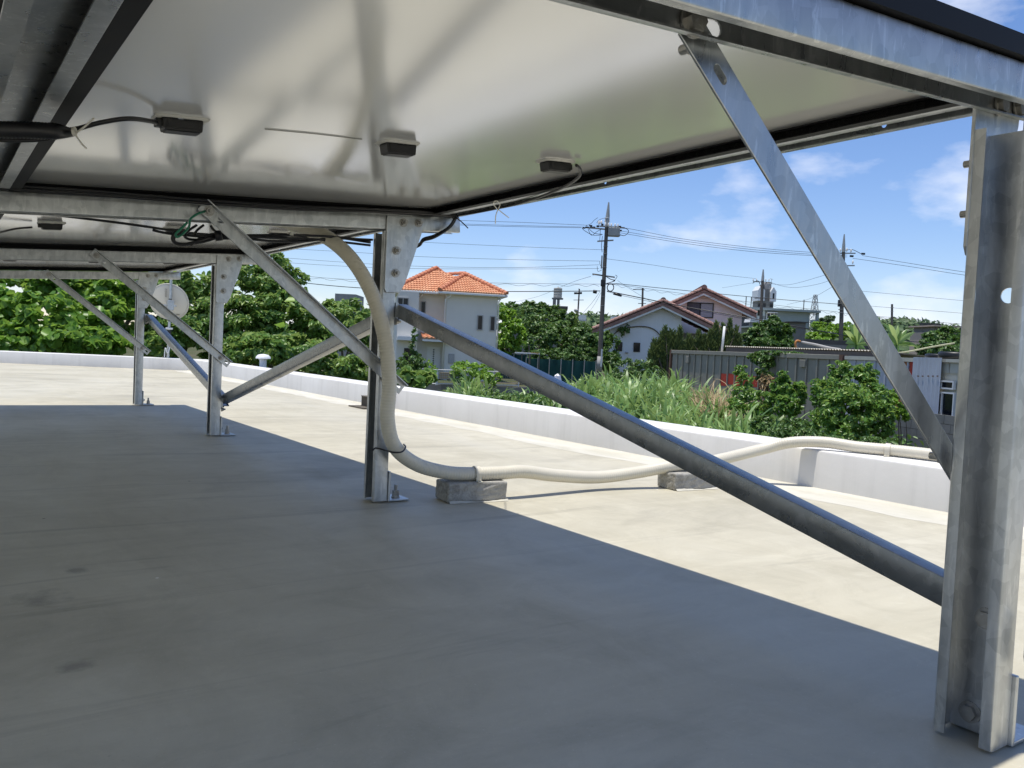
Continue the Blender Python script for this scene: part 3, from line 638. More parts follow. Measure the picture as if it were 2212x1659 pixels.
# ================================================================== leaf makers
def leaf_mesh(name, cen, nrm, direc, size, var, mat, parent=None, shape='leaf', **kw):
    """cen, nrm, direc: (n,3) arrays; each leaf is two folded quads"""
    n = len(cen); side = np.cross(direc, nrm); side /= np.linalg.norm(side, axis=1, keepdims=True)+1e-9
    s = size[:, None]
    prof = {'leaf': ((.0, 0), (-.27, .28), (-.22, .68), (0, 1.05), (.22, .68), (.27, .28)), 'round': ((0, 0), (-.46, .10), (-.44, .58), (0, 1.0), (.44, .58), (.46, .10)),
            'long': ((0, 0), (-.12, .3), (-.10, .7), (0, 1.2), (.10, .7), (.12, .3)), 'tuft': ((0, 0), (-.34, .35), (-.5, .95), (0, .62), (.45, 1.0), (.34, .35))}[shape]
    V = np.zeros((n, 6, 3))
    for k, (a, b) in enumerate(prof):
        V[:, k] = cen+side*(a*s)+direc*((b-.4)*s)+nrm*(s*(abs(a)*.45-(b-.5)**2*.30))
    idx = np.arange(n)[:, None]*6
    quads = np.concatenate([idx+np.array([[0, 3, 2, 1]]), idx+np.array([[0, 5, 4, 3]])], 1).reshape(-1, 4)
    return raw_mesh(name, V.reshape(-1, 3), quads, np.repeat(var, 6), mat, parent, **kw)
def raw_mesh(name, V, quads, var, mat, parent=None, label=None, cat=None, group=None, kind=None):
    b = base_of(parent) if parent is not None else Vector((0, 0, 0)); V = V-np.array(b)[None]
    o0 = np.zeros(3)
    if parent is None: o0 = np.array([(V[:, 0].min()+V[:, 0].max())/2, (V[:, 1].min()+V[:, 1].max())/2, V[:, 2].min()]); V = V-o0
    me = bpy.data.meshes.new(name); nv, nq = len(V), len(quads)
    me.vertices.add(nv); me.vertices.foreach_set('co', V.astype(np.float32).ravel())
    me.loops.add(nq*4); me.loops.foreach_set('vertex_index', quads.astype(np.int32).ravel())
    me.polygons.add(nq); me.polygons.foreach_set('loop_start', np.arange(0, nq*4, 4, dtype=np.int32))
    me.update(calc_edges=True); at_ = me.attributes.new('var', 'FLOAT', 'POINT'); at_.data.foreach_set('value', np.clip(var, 0, 1).astype(np.float32))
    me.materials.append(mat); o = bpy.data.objects.new(name, me); col.objects.link(o); o.parent = parent
    if parent is None: o.location = o0
    return tag(o, label, cat, group, kind)
def unit(a): return a/(np.linalg.norm(a, axis=1, keepdims=True)+1e-9)
def crown_points(rng, blobs, n, clump=.30, nclump=26, fill=.25):
    """leaf centres and outward normals, gathered in clumps over the shells of ellipsoid blobs"""
    vol = np.array([b[1][0]*b[1][1]+b[1][0]*b[1][2]+b[1][1]*b[1][2] for b in blobs]); cnt = (n*vol/vol.sum()).astype(int)
    C, N, T = [], [], []
    for (c, r), k in zip(blobs, cnt):
        c, r = np.array(c), np.array(r); m = max(6, int(nclump))
        d = unit(rng.normal(size=(m, 3))); rad = np.where(rng.random(m) < fill, rng.uniform(.35, .8, m), rng.uniform(.78, 1.05, m))
        cc = d*rad[:, None]; w = rng.integers(0, m, k); off = unit(rng.normal(size=(k, 3)))*(rng.random(k)**.5)[:, None]*clump*rng.uniform(.6, 1.3, m)[w][:, None]
        p = cc[w]+off*np.array([1, 1, .75]); C.append(c+p*r); N.append(unit(off*1.2+cc[w]*.7+np.array([0, 0, .55]))); T.append(rng.uniform(-.12, .12, m)[w])
    return np.concatenate(C), np.concatenate(N), np.concatenate(T)
def foliage(name, parent, blobs, n, size, mat, seed, shape='leaf', clump=.30, nclump=26, droop=.35, jitter=.55, fill=.25, **kw):
    rng = np.random.default_rng(seed); C, N, T = crown_points(rng, blobs, n, clump, nclump, fill); k = len(C)
    N = unit(N+rng.normal(size=(k, 3))*jitter); D = unit(rng.normal(size=(k, 3))+np.array([0, 0, -droop])); D = unit(D-N*(D*N).sum(1, keepdims=True))
    sz = size*rng.uniform(.5, 1.35, k); var = np.clip(rng.beta(2.2, 2.6, k)+T, 0, 1)
    return leaf_mesh(name, C, N, D, sz, var, mat, parent, shape, **kw)
def limbs(parent, base, tops, r0, seed, name='trunk'):
    rn = random.Random(seed); base = Vector(base); m = MB()
    mid = base+(sum((Vector(t) for t in tops), Vector())/len(tops)-base)*.45
    m.tube(spline([base, base.lerp(mid, .5)+Vector((rn.uniform(-.08, .08), rn.uniform(-.08, .08), 0)), mid], 4), [r0*(1-.05*k) for k in range(9)], 9)
    for t_ in tops:
        t_ = Vector(t_); q = mid.lerp(t_, .5)+Vector((rn.uniform(-.2, .2), rn.uniform(-.2, .2), rn.uniform(0, .25)))*(t_-mid).length*.4
        sp_ = spline([mid-(mid-base)*.05, q, t_], 5); m.tube(sp_, [r0*.62*(1-.82*k/(len(sp_)-1)) for k in range(len(sp_))], 7)
    return m.build(name, M['bark'], parent, smooth=True)
def B(u, v, ru, rv, d, rd=None):           # ellipsoid blob given by its place in the view and its distance
    c = at(u, v, d); a = ru*d/F; b = rv*d/F; return (tuple(c), (a, (rd if rd else (a+b)/2), b))
def plant(name, label, cat, u, d, blobs, n, size, mat, seed, trunk=.10, group=None, gz=GZ, tops=None, part='crown', **kw):
    bp = ground_uv(u, d, gz); E = empty(name, bp, label, cat, group)
    limbs(E, bp, tops or [b[0] for b in blobs[:7]], trunk, seed)
    foliage(part, E, blobs, n, size, M[mat], seed, kind='stuff', **kw)
    return E

# ---- big leaved trees and vines behind the far parapet
def big_leaves(E, blobs, n, size, seed, mat):   # the largest leaves, each a piece of its own
    rng = np.random.default_rng(seed); C, N, T = crown_points(rng, blobs, n*3, .25, 30, .05)
    cu = np.array(CAM)-C; cu = unit(cu); front = (N*cu).sum(1); order = np.argsort(-front)[:n]; base = base_of(E)
    protos = []
    for k in range(5):
        v = np.full(1, .35+.13*k); o = leaf_mesh('leaf', np.zeros((1, 3)), np.array([[0, 0, 1.0]]), np.array([[0, 1.0, 0]]), np.array([1.0]), v, M[mat], E, 'round'); protos.append(o.data); bpy.data.objects.remove(o)
    for q, i in enumerate(order):
        o = bpy.data.objects.new('leaf', protos[q % 5]); col.objects.link(o); o.parent = E
        nrm = Vector(unit(N[i:i+1]+cu[i:i+1]*.55+rng.normal(size=(1, 3))*.35)[0]); dn = Vector((rng.normal()*.5, rng.normal()*.5, -1)); dn = (dn-nrm*dn.dot(nrm)).normalized(); sd_ = dn.cross(nrm)
        s_ = size*rng.uniform(.7, 1.3); mt = Matrix(((sd_.x, dn.x, nrm.x), (sd_.y, dn.y, nrm.y), (sd_.z, dn.z, nrm.z))).to_4x4()
        o.matrix_local = Matrix.Translation(Vector(C[i]+cu[i]*.05)-base) @ mt @ Matrix.Scale(s_, 4)
bl = [B(20, 690, 60, 70, 16.5), B(95, 700, 70, 62, 16.2), B(60, 735, 90, 40, 15.8), B(-40, 660, 80, 90, 17)]
E = plant('hibiscus_tree', 'large round leaved tree behind the far parapet at the left edge', 'tree', 60, 17.2, bl, 5200, .16, 'leaf_big', 11, .10, 'leafy trees behind the far parapet', shape='round', nclump=34)
big_leaves(E, bl, 150, .25, 51, 'leaf_big')
bl = [B(185, 690, 66, 58, 16.6), B(235, 700, 50, 60, 16.9), B(150, 735, 60, 36, 16.0), B(215, 740, 55, 30, 16.1), B(255, 640, 50, 40, 17.4)]
E = plant('hibiscus_tree', 'large leaved tree behind the far parapet left of the farthest post', 'tree', 200, 17.4, bl, 5400, .155, 'leaf_big', 12, .10, 'leafy trees behind the far parapet', shape='round', nclump=34)
big_leaves(E, bl, 110, .20, 52, 'leaf_big')
bl = [B(60, 615, 110, 45, 19), B(200, 610, 110, 40, 19.5), B(330, 620, 90, 45, 19)]
plant('hibiscus_tree', 'taller shaded tree at the back left showing just below the rafters', 'tree', 180, 20, bl, 4600, .17, 'leaf_big', 13, .14, 'leafy trees behind the far parapet', shape='round')
bl = [B(330, 690, 60, 70, 18), B(395, 650, 55, 70, 18), B(420, 715, 70, 55, 17.4), B(350, 745, 60, 28, 16.8)]
plant('mulberry_tree', 'pointed leaf tree behind the satellite dish', 'tree', 380, 18.5, bl, 8000, .14, 'leaf_mul', 14, .11, 'leafy trees behind the far parapet', nclump=44)
bl = [B(530, 640, 80, 72, 18.5), B(590, 610, 48, 50, 19), B(500, 700, 80, 60, 17.8), B(600, 690, 70, 60, 18.2), B(630, 640, 34, 34, 19.2), B(592, 560, 22, 20, 18.8), B(616, 580, 15, 16, 18.8), B(640, 603, 22, 18, 19)]
plant('mulberry_tree', 'tallest pointed leaf tree above the mushroom vent', 'tree', 560, 19, bl, 13000, .135, 'leaf_mul', 15, .13, 'leafy trees behind the far parapet', nclump=44)
bl = [B(540, 755, 70, 36, 16.4), B(640, 760, 70, 40, 17), B(660, 715, 60, 45, 18), B(720, 790, 60, 34, 17.6), B(770, 800, 50, 30, 18)]
plant('mulberry_tree', 'low spreading leafy tree right of the vent behind the right parapet', 'tree', 640, 18, bl, 9500, .13, 'leaf_mul', 16, .08, 'leafy trees behind the far parapet', nclump=44)
bl = [B(720, 690, 50, 40, 24), B(765, 680, 36, 32, 25), B(700, 730, 50, 30, 22), B(780, 725, 40, 40, 23), B(690, 668, 26, 16, 25)]
plant('mulberry_tree', 'leafy tree farther back left of the conduit against the sky', 'tree', 735, 25, bl, 6500, .145, 'leaf_mul', 17, .09, 'leafy trees behind the far parapet', nclump=40)
# ---- shrub with upright shoot beside the orange roofed house
bl = [B(885, 785, 26, 24, 21), B(870, 800, 26, 22, 20), B(900, 772, 16, 14, 21), B(905, 800, 18, 20, 21), B(890, 745, 5, 16, 21), B(895, 722, 4, 14, 21), B(912, 783, 12, 9, 21)]
plant('garden_shrub', 'thin brownish shrub with one tall upright shoot by the conduit post', 'shrub', 885, 21, bl, 1500, .085, 'leaf_mid', 18, .03, nclump=22)
bl = [B(875, 815, 24, 16, 18.5), B(905, 820, 24, 14, 18.5), B(925, 815, 16, 14, 19)]
E = plant('broad_leaf_plant', 'pale broad leaved plant peeping over the parapet below the thin shrub', 'plant', 895, 18.6, bl, 260, .20, 'leaf_mul', 19, .03, shape='round', nclump=16)
# ---- creepers by the house fence
bl = [B(1010, 805, 36, 20, 42), B(1040, 800, 26, 16, 43), B(985, 812, 20, 14, 42), B(1062, 815, 22, 15, 42), B(1000, 790, 16, 12, 43)]
plant('fence_creeper', 'bright green creeper heaped over the garden fence of the orange roofed house', 'shrub', 1015, 43, bl, 2600, .16, 'leaf_bright', 20, .05)
bl = [B(930, 797, 8, 22, 43), B(938, 800, 10, 10, 43)]
plant('garden_shrub', 'small light green bush against the wall by the front door', 'shrub', 933, 43, bl, 320, .13, 'leaf_bright', 21, .03)
# ---- trees in the middle distance
bl = [B(1090, 690, 22, 30, 56), B(1105, 715, 26, 30, 55), B(1092, 745, 26, 26, 55), B(1118, 735, 18, 26, 55), B(1082, 668, 14, 12, 57)]
plant('bright_tree', 'sunlit yellow green tree just right of the orange roofed house', 'tree', 1098, 56, bl, 3600, .24, 'leaf_bright', 22, .18, clump=.26, nclump=40)
bl = [B(1110, 678, 30, 24, 80), B(1150, 680, 36, 28, 78), B(1190, 685, 36, 26, 76), B(1222, 695, 22, 26, 74), B(1160, 705, 50, 30, 75), B(1205, 715, 36, 26, 73), B(1140, 660, 14, 10, 80), B(1168, 662, 12, 9, 80), B(1240, 690, 9, 12, 75)]
plant('broad_tree', 'wide mid green tree below the distant water tank', 'tree', 1165, 78, bl, 9500, .32, 'leaf_mid', 23, .3, nclump=46)
bl = [B(1160, 745, 30, 30, 67), B(1200, 735, 36, 30, 67), B(1245, 740, 40, 32, 66), B(1285, 745, 36, 34, 65), B(1312, 760, 22, 40, 64), B(1170, 772, 36, 18, 64), B(1230, 768, 46, 20, 64), B(1280, 775, 36, 22, 64), B(1322, 790, 16, 26, 63), B(1260, 715, 22, 16, 67), B(1330, 770, 9, 14, 64)]
plant('dense_tree', 'dark dense tree overhanging the green net fence beside the big pole', 'tree', 1250, 66, bl, 15000, .22, 'leaf_dark', 24, .25, shape='tuft', clump=.22, nclump=54)
bl = [B(1248, 712, 12, 16, 88), B(1230, 722, 16, 12, 88)]
plant('broad_tree', 'small yellowing tree behind the dark dense tree, near the thin pole', 'tree', 1240, 90, bl, 900, .34, 'leaf_mid', 25, .15)
# ---- plants in front of the white house and beside the container
bl = [B(1355, 800, 30, 26, 30), B(1385, 795, 28, 24, 30), B(1370, 822, 44, 20, 28), B(1335, 820, 22, 20, 29), B(1415, 815, 20, 22, 29)]
plant('round_bush', 'rounded bush below the small windows of the white house', 'bush', 1370, 30, bl, 4200, .10, 'leaf_mid', 26, .05, clump=.24, nclump=40)
# pines: spiky upright shoots
def pine(label, u, d, shoots, seed):
    bp = ground_uv(u, d, GZ); E = empty('pine_shrub', bp, label, 'pine', 'young pines behind the container')
    rng = np.random.default_rng(seed); Cs, Ns, Ds, Ss = [], [], [], []
    limbs(E, bp, [at(a, b+8, d) for a, b, c, w in shoots], .07, seed)
    for (a, b, hh, w_) in shoots:             # top pixel, height px, half width px
        k = int(200*hh/40); tt = rng.random(k)**.8; top = np.array(at(a, b, d)); ax = np.array([rng.normal()*.05, rng.normal()*.05, -1.0])*hh*d/F
        rad = (w_*d/F)*np.minimum(1, tt*2.2+.15); an = rng.uniform(0, 6.283, k); rr2 = rad*rng.uniform(.2, 1, k)
        p = top+ax*tt[:, None]+np.stack([np.cos(an)*rr2, np.sin(an)*rr2, np.zeros(k)], 1); Cs.append(p)
        o = np.stack([np.cos(an), np.sin(an), np.full(k, 1.7)], 1)+rng.normal(size=(k, 3))*.3; Ds.append(unit(o)); Ns.append(unit(rng.normal(size=(k, 3))))
    C, D, N = np.concatenate(Cs), np.concatenate(Ds), np.concatenate(Ns); N = unit(N-D*(N*D).sum(1, keepdims=True)); k = len(C)
    leaf_mesh('needles', C, N, D, .20*rng.uniform(.7, 1.3, k), rng.beta(2.2, 2.6, k), M['leaf_pine'], E, 'long', kind='stuff')
rn = random.Random(77)
def shoots(u0, u1, v0, v1, n, hh=34): return [(rn.uniform(u0, u1), rn.uniform(v0, v1), rn.uniform(hh*.7, hh*1.2), rn.uniform(5, 9)) for _ in range(n)]
pine('young pine with spiky shoots in front of the white house corner', 1445, 36, shoots(1408, 1440, 730, 760, 14, 44)+shoots(1430, 1480, 715, 745, 22, 44)+[(1437, 705, 46, 6), (1450, 712, 40, 6), (1470, 706, 40, 6)], 31)
pine('row of young pines along the shed roof below the pink house', 1540, 37, shoots(1480, 1600, 722, 748, 46, 36)+[(1548, 695, 46, 6), (1535, 712, 36, 6), (1562, 700, 44, 6), (1577, 690, 50, 6), (1592, 704, 44, 6), (1510, 714, 36, 6)], 32)
bl = [B(1640, 722, 26, 22, 40), B(1668, 712, 26, 24, 40), B(1690, 722, 22, 24, 40), B(1655, 742, 34, 14, 39), B(1700, 745, 18, 12, 39), B(1622, 735, 20, 18, 40), B(1672, 694, 12, 12, 40)]
plant('dense_bush', 'dark rounded bush against the grey concrete shed', 'bush', 1665, 40, bl, 5200, .17, 'leaf_dark', 33, .12, shape='tuft', clump=.24, nclump=44)
bl = [B(1755, 728, 18, 12, 62), B(1785, 722, 20, 16, 62), B(1800, 712, 22, 14, 64), B(1830, 715, 20, 18, 64), B(1775, 738, 30, 10, 60), B(1770, 705, 18, 10, 66)]
plant('sunlit_bush', 'yellow green bushes beyond the dark lane wall left of the third pole', 'bush', 1790, 64, bl, 3200, .25, 'leaf_bright', 34, .1)
bl = [B(2020, 735, 28, 18, 48), B(2050, 728, 30, 20, 48), B(2040, 755, 44, 16, 46), B(2000, 752, 22, 16, 47), B(2060, 750, 26, 22, 47)]
plant('dense_tree', 'dark tree at the right edge below the beige building', 'tree', 2035, 48, bl, 4800, .22, 'leaf_dark', 35, .2, shape='tuft', nclump=44)
bl = [B(1782, 694, 16, 7, 120), B(1792, 688, 14, 5, 121), B(1776, 700, 12, 5, 120)]
plant('distant_tree', 'small windswept tree on the skyline right of the grey green building', 'tree', 1784, 120, bl, 420, .6, 'leaf_far', 36, .2)
# ---- shrubs in front of the containers
bl = [B(1800, 850, 46, 42, 14.6), B(1850, 835, 40, 40, 14.8), B(1835, 885, 66, 44, 14.2), B(1890, 880, 40, 44, 14.4), B(1790, 900, 32, 38, 14.2), B(1815, 805, 22, 24, 14.8), B(1870, 810, 26, 24, 15), B(1905, 925, 26, 22, 14.2), B(1840, 930, 56, 20, 14), B(1826, 792, 8, 12, 14.8), B(1873, 796, 9, 10, 14.8)]
plant('glossy_bush', 'big glossy leaved bush in front of the white and rusty container', 'bush', 1835, 14.8, bl, 11000, .078, 'leaf_shrub', 37, .05, 'bushes along the containers', clump=.26, nclump=54, jitter=.7)
bl = [B(1690, 840, 22, 24, 15.6), B(1718, 850, 22, 24, 15.4), B(1703, 878, 24, 24, 15), B(1690, 815, 10, 14, 15.6), B(1665, 860, 14, 12, 15.6)]
plant('glossy_bush', 'medium leafy bush just left of the big glossy bush', 'bush', 1712, 15.5, bl, 3600, .078, 'leaf_shrub', 38, .04, 'bushes along the containers', nclump=40, jitter=.7)
bl = [B(1600, 800, 14, 14, 16.6), B(1610, 822, 16, 18, 16.4), B(1605, 850, 24, 18, 16.2), B(1640, 862, 22, 18, 16), B(1590, 875, 24, 16, 16), B(1630, 885, 28, 16, 15.8), B(1660, 880, 16, 18, 15.8)]
plant('glossy_bush', 'thin leafy sapling bush in front of the red paint patch', 'bush', 1612, 16.4, bl, 1700, .078, 'leaf_shrub', 39, .03, 'bushes along the containers', nclump=34, jitter=.7)
bl = [B(1940, 875, 18, 26, 14.6), B(1955, 895, 18, 16, 14.6), B(1935, 850, 12, 12, 14.8)]
plant('glossy_bush', 'small pale leafed bush at the block wall corner beside the knee brace', 'bush', 1944, 14.8, bl, 900, .085, 'leaf_bright', 40, .025, 'bushes along the containers', nclump=20)
bl = [B(1690, 930, 34, 14, 13), B(1740, 940, 34, 14, 12.8), B(1650, 915, 30, 16, 13.5), B(1720, 915, 26, 16, 13.4), B(1790, 950, 40, 12, 12.6), B(1880, 955, 40, 12, 12.6)]
plant('low_shrub', 'low yellowish ground shrub just over the parapet below the bushes', 'shrub', 1720, 13.2, bl, 3400, .055, 'leaf_mid', 41, .02, nclump=44)
# creeper hanging over the grey container
bl = [B(1650, 780, 15, 18, 26.4, .35), B(1648, 805, 12, 18, 26.2, .3), B(1665, 764, 22, 6, 26.6, .5), B(1700, 764, 26, 5, 26, .5), B(1640, 770, 12, 9, 26.4, .4)]
E = empty('creeper', at(1650, 770, 26.4), 'green creeper hanging down over the grey container wall', 'creeper')
foliage('leaf_mass', E, bl, 1700, .12, M['leaf_mid'], 42, kind='stuff', nclump=30)
bl = [B(1650, 830, 9, 24, 26.1, .25), B(1652, 860, 6, 26, 26.0, .2)]
foliage('dry_stems', E, bl, 500, .16, M['grass_dry'], 43, kind='stuff', shape='long', droop=2.5)
# dry twiggy weeds by the block wall
for q, (u, v, d, w_, lab) in enumerate(((1962, 950, 14.5, 26, 'dry twiggy weeds at the foot of the block wall by the glossy bush'), (2012, 960, 14, 22, 'dry reddish weeds at the foot of the block wall near the right post'))):
    rng = np.random.default_rng(90+q); k = 130; c = np.array(ground_uv(u, d, GZ+.9)); m = MB()
    for _ in range(70):
        b_ = Vector(c)+Vector((rng.normal()*.22, rng.normal()*.2, -.7)); tip = b_+Vector((rng.normal()*.25, rng.normal()*.25, rng.uniform(.5, 1.15))); m.tube(spline([b_, b_.lerp(tip, .5)+Vector((rng.normal()*.06, 0, 0)), tip], 3), .006, 4, caps=False)
    m.build('dry_weeds', plain('dry_twig', (.22, .15, .10), .9) if q == 0 else bpy.data.materials['dry_twig'], label=lab, cat='weeds', group='dry weeds by the block wall', kind='stuff')

# ---- banana plants
def banana(label, u, d, leaves, seed):
    bp = ground_uv(u, d, GZ); E = empty('banana_plant', bp, label, 'banana plant', 'banana plants behind the shed'); rn2 = random.Random(seed)
    top = at(u, 745, d); MB().tube([bp, bp.lerp(top, .5), top], [.14, .12, .09], 10).build('stem', M['banana'], E, smooth=True)
    for (tu, tv, wpx) in leaves:
        tip = at(tu, tv, d+rn2.uniform(-1.2, 1.2)); L_ = (tip-top).length; n = 9; vs = []; var = []
        mid = top.lerp(tip, .55)+Vector((0, 0, .18*L_))
        sp_ = [(top*(1-t_)**2+mid*2*t_*(1-t_)+tip*t_*t_) for t_ in np.linspace(0, 1, n)]
        vw = (CAM-top).normalized(); ax = (tip-top).normalized(); sd_ = ax.cross(vw).normalized(); tw = rn2.uniform(-.6, .6); sd_ = (sd_*math.cos(tw)+vw*math.sin(tw)).normalized(); nn = ax.cross(sd_)
        for k, p_ in enumerate(sp_):
            t_ = k/(n-1); w_ = wpx*d/F*max(.08, math.sin(min(1, t_*1.08+.02)*math.pi)**.55) if t_ > .12 else .03
            vs += [p_-sd_*w_+nn*w_*.5, p_, p_+sd_*w_+nn*w_*.5]
        q_ = []
        for k in range(n-1):
            a = k*3; q_ += [(a, a+1, a+4, a+3), (a+1, a+2, a+5, a+4)]
        raw_mesh('leaf', np.array([tuple(p_) for p_ in vs]), np.array(q_), np.full(len(vs), rn2.uniform(.25, 1)), M['banana'], E)
banana('leafy banana plant right behind the shed roof left of the knee brace', 1850, 38, [(1822, 715, 5), (1826, 742, 5), (1835, 700, 5), (1845, 697, 5), (1852, 700, 5), (1880, 715, 5), (1885, 735, 5), (1870, 755, 5), (1826, 757, 5), (1900, 750, 4), (1840, 725, 5), (1860, 712, 5)], 1)
banana('tall banana plant with upright pale leaves right of the knee brace', 1938, 40, [(1906, 697, 5), (1919, 700, 5), (1940, 702, 4), (1960, 711, 5), (1977, 718, 5), (1928, 708, 4), (1948, 715, 4), (1912, 725, 5), (1970, 742, 5), (1905, 745, 5), (1985, 750, 5), (1930, 730, 5), (1960, 750, 5), (1890, 720, 5)], 2)

# ---- tall grass field
def grass(name, label, spec, mat, seed):
    rng = np.random.default_rng(seed); allV, allQ, allvar = [], [], []; nv = 0
    for (u0, u1, d0, d1, vtop0, vtop1, nc, nb, lw) in spec:
        for _ in range(nc):
            tt = rng.random(); u = u0+(u1-u0)*tt; d = rng.uniform(d0, d1); vt = vtop0+(vtop1-vtop0)*tt+9+rng.normal()*8-abs(rng.normal())**2*4.5
            ztop = zpx(u, vt, d); base = np.array(ground_uv(u, d, GZ)); hgt = max(.5, ztop-GZ)
            for _b in range(nb):
                an = rng.uniform(0, 6.283); Lb = rng.uniform(.6, 1.5)*min(1.0, hgt/1.6); dro = rng.uniform(.25, 1.0)
                b0_ = base+np.array([rng.normal()*.14, rng.normal()*.14, max(.05, hgt-Lb*rng.uniform(.85, 1.5))]); dr_ = np.array([math.cos(an), math.sin(an), 0]); sd_ = np.array([-math.sin(an), math.cos(an), 0]); w_ = lw*rng.uniform(.7, 1.9)
                ts = np.array([0, .3, .55, .78, 1.0]); sp = rng.uniform(.12, .5)
                P_ = b0_+np.outer(ts*.5+ts**2*.5, dr_)*Lb*sp*1.5+np.outer(ts*.95-ts**2.6*.62*dro, [0, 0, 1.0])*Lb
                wd = w_*np.array([.6, 1.0, .9, .6, .05]); tl = rng.uniform(-.5, .5); sv = sd_*math.cos(tl)+np.array([0, 0, 1.0])*math.sin(tl)
                A_ = P_-np.outer(wd, sv)/2; B_ = P_+np.outer(wd, sv)/2
                V_ = np.empty((10, 3)); V_[0::2] = A_; V_[1::2] = B_; allV.append(V_); k = nv
                for j in range(4): allQ.append((k+2*j, k+2*j+1, k+2*j+3, k+2*j+2))
                nv += 10; allvar.append(np.full(10, np.clip(rng.beta(2.0, 2.0), 0, 1)))
    return raw_mesh(name, np.concatenate(allV), np.array(allQ), np.concatenate(allvar), M[mat], None, label=label, cat='grass', kind='stuff')
grass('tall_grass', 'tall green cane grass filling the field beyond the right parapet',
      [(930, 1010, 30, 36, 836, 830, 26, 9, .055), (990, 1035, 22, 26, 792, 800, 14, 13, .058), (1000, 1260, 26, 34, 832, 842, 90, 9, .055), (1040, 1260, 20, 24, 846, 856, 90, 9, .050), (1130, 1260, 22, 28, 828, 832, 50, 9, .055),
       (1215, 1330, 24, 32, 800, 796, 60, 10, .060), (1300, 1470, 21, 30, 797, 796, 110, 10, .058), (1330, 1560, 17, 23, 806, 822, 120, 10, .050), (1420, 1660, 14.5, 19, 838, 878, 120, 10, .042), (1560, 1760, 13, 16, 878, 922, 100, 10, .036), (1230, 1500, 16, 21, 848, 852, 120, 10, .046)], 'grass', 61)
grass('dry_grass', 'dry straw coloured grass tuft in front of the grey container', [(1505, 1570, 17.5, 19, 815, 815, 30, 16, .016), (1520, 1560, 17, 18, 830, 830, 14, 16, .016)], 'grass_dry', 62)
# ---- undergrowth that closes the field below the grass tips
bl = [B(u, 893+(u-1300)*.10, 60, 26, 22-(u-1200)*.008, 2.5) for u in range(1100, 1800, 50)]
foliage('undergrowth', None, bl, 9000, .14, M['leaf_mid'], 63, kind='stuff', label='dense low undergrowth between the grass stems', cat='undergrowth', nclump=40, fill=.5)
# ================================================================== building helpers
def frame(u, d, phi=0, z=GZ):
    """local axes of a building: a = along the front (to the right), b = away from the viewer"""
    o = ground_uv(u, d, z); r = Vector((math.cos(YAW), -math.sin(YAW), 0)); c, s_ = math.cos(phi), math.sin(phi)
    f_ = Vector((math.sin(YAW), math.cos(YAW), 0)); e1 = r*c+f_*s_; e2 = f_*c-r*s_
    return lambda a, b, zz: Vector((o.x+e1.x*a+e2.x*b, o.y+e1.y*a+e2.y*b, zz))
def fbox(P, a0, a1, b0, b1, z0, z1, m=None):
    m = m or MB(); o = P(a0, b0, z0); return m.obox(o, P(a1, b0, z0)-o, P(a0, b1, z0)-o, Vector((0, 0, z1-z0)))
def fprism(P, poly, b0, b1, m=None):          # polygon in (a, z) swept along b
    m = m or MB(); n = len(poly); vs = [P(a, b0, z) for a, z in poly]+[P(a, b1, z) for a, z in poly]
    return m.add(vs, [tuple(range(n)), tuple(range(n, 2*n))[::-1]]+[(i, i+n, (i+1) % n+n, (i+1) % n) for i in range(n)])
WALL = {}
def wallmat(name, c, var=.05, line=None, dirt=.25):
    t = NT(name); v = t.world_coord(); n = t.noise(v, .8, 6, .6); cc = t.mix(t.ramp(n, [(.3, 0.0), (.7, 1.0)]), tuple(x*(1-var) for x in c), tuple(x*(1+var) for x in c))
    dr_ = t.noise(t.world_coord((2.2, 2.2, .18)), 1.4, 6, .65); cc = t.mix(t.ramp(dr_, [(.52, 0.0), (.78, dirt)]), cc, tuple(x*.55 for x in c))
    t.set(cc, .75, 0, .3); t.bump(t.noise(v, 9, 4, .6), .12, .02); return t.m
M['siding'] = wallmat('cream_siding', (.70, .68, .62), .04, dirt=.12); M['white_trim'] = plain('white_trim', (.74, .74, .72), .5, 0, .4, .04)
M['glass_dark'] = plain('window_glass', (.010, .013, .018), .12, 0, .30, .3, 1.0); M['frame_grey'] = plain('window_frame_grey', (.36, .35, .33), .5, 0, .4, .05); M['frame_dark'] = plain('window_frame_brown', (.035, .028, .026), .5, 0, .4, .1)
M['curtain'] = plain('curtain', (.34, .34, .37), .9, 0, .2, .12, 6); M['curtain_dark'] = plain('curtain_dark', (.10, .10, .115), .9, 0, .2, .2, 6)
def tilemat(name, lo, hi):
    t = NT(name); v = t.world_coord(); n = t.noise(v, 3.0, 6, .65); n2 = t.noise(v, .5, 4, .5); c = t.mix(t.ramp(n, [(.3, 0.0), (.7, 1.0)]), lo, hi); c = t.mix(t.ramp(n2, [(.55, 0.0), (.8, .25)]), c, tuple(x*.6 for x in lo)); t.set(c, .6, 0, .35); return t.m
M['tile_orange'] = tilemat('orange_tile', (.58, .25, .13), (.70, .37, .21)); M['tile_red'] = tilemat('red_brown_tile', (.235, .128, .105), (.385, .225, .18))
M['ridge_orange'] = tilemat('orange_ridge', (.48, .17, .085), (.60, .25, .14)); M['wall_white'] = wallmat('pale_blue_white_wall', (.72, .74, .745), .04, dirt=.2); M['wall_pink'] = wallmat('pink_wall', (.74, .635, .615), .03, dirt=.1)
M['wall_green'] = wallmat('grey_green_wall', (.33, .38, .37), .05, dirt=.25); M['wall_beige'] = wallmat('beige_wall', (.48, .38, .30), .06, dirt=.3); M['concrete'] = wallmat('weathered_concrete', (.20, .195, .18), .2, dirt=.6); M['concrete_dark'] = wallmat('dark_concrete', (.085, .08, .075), .25, dirt=.5)
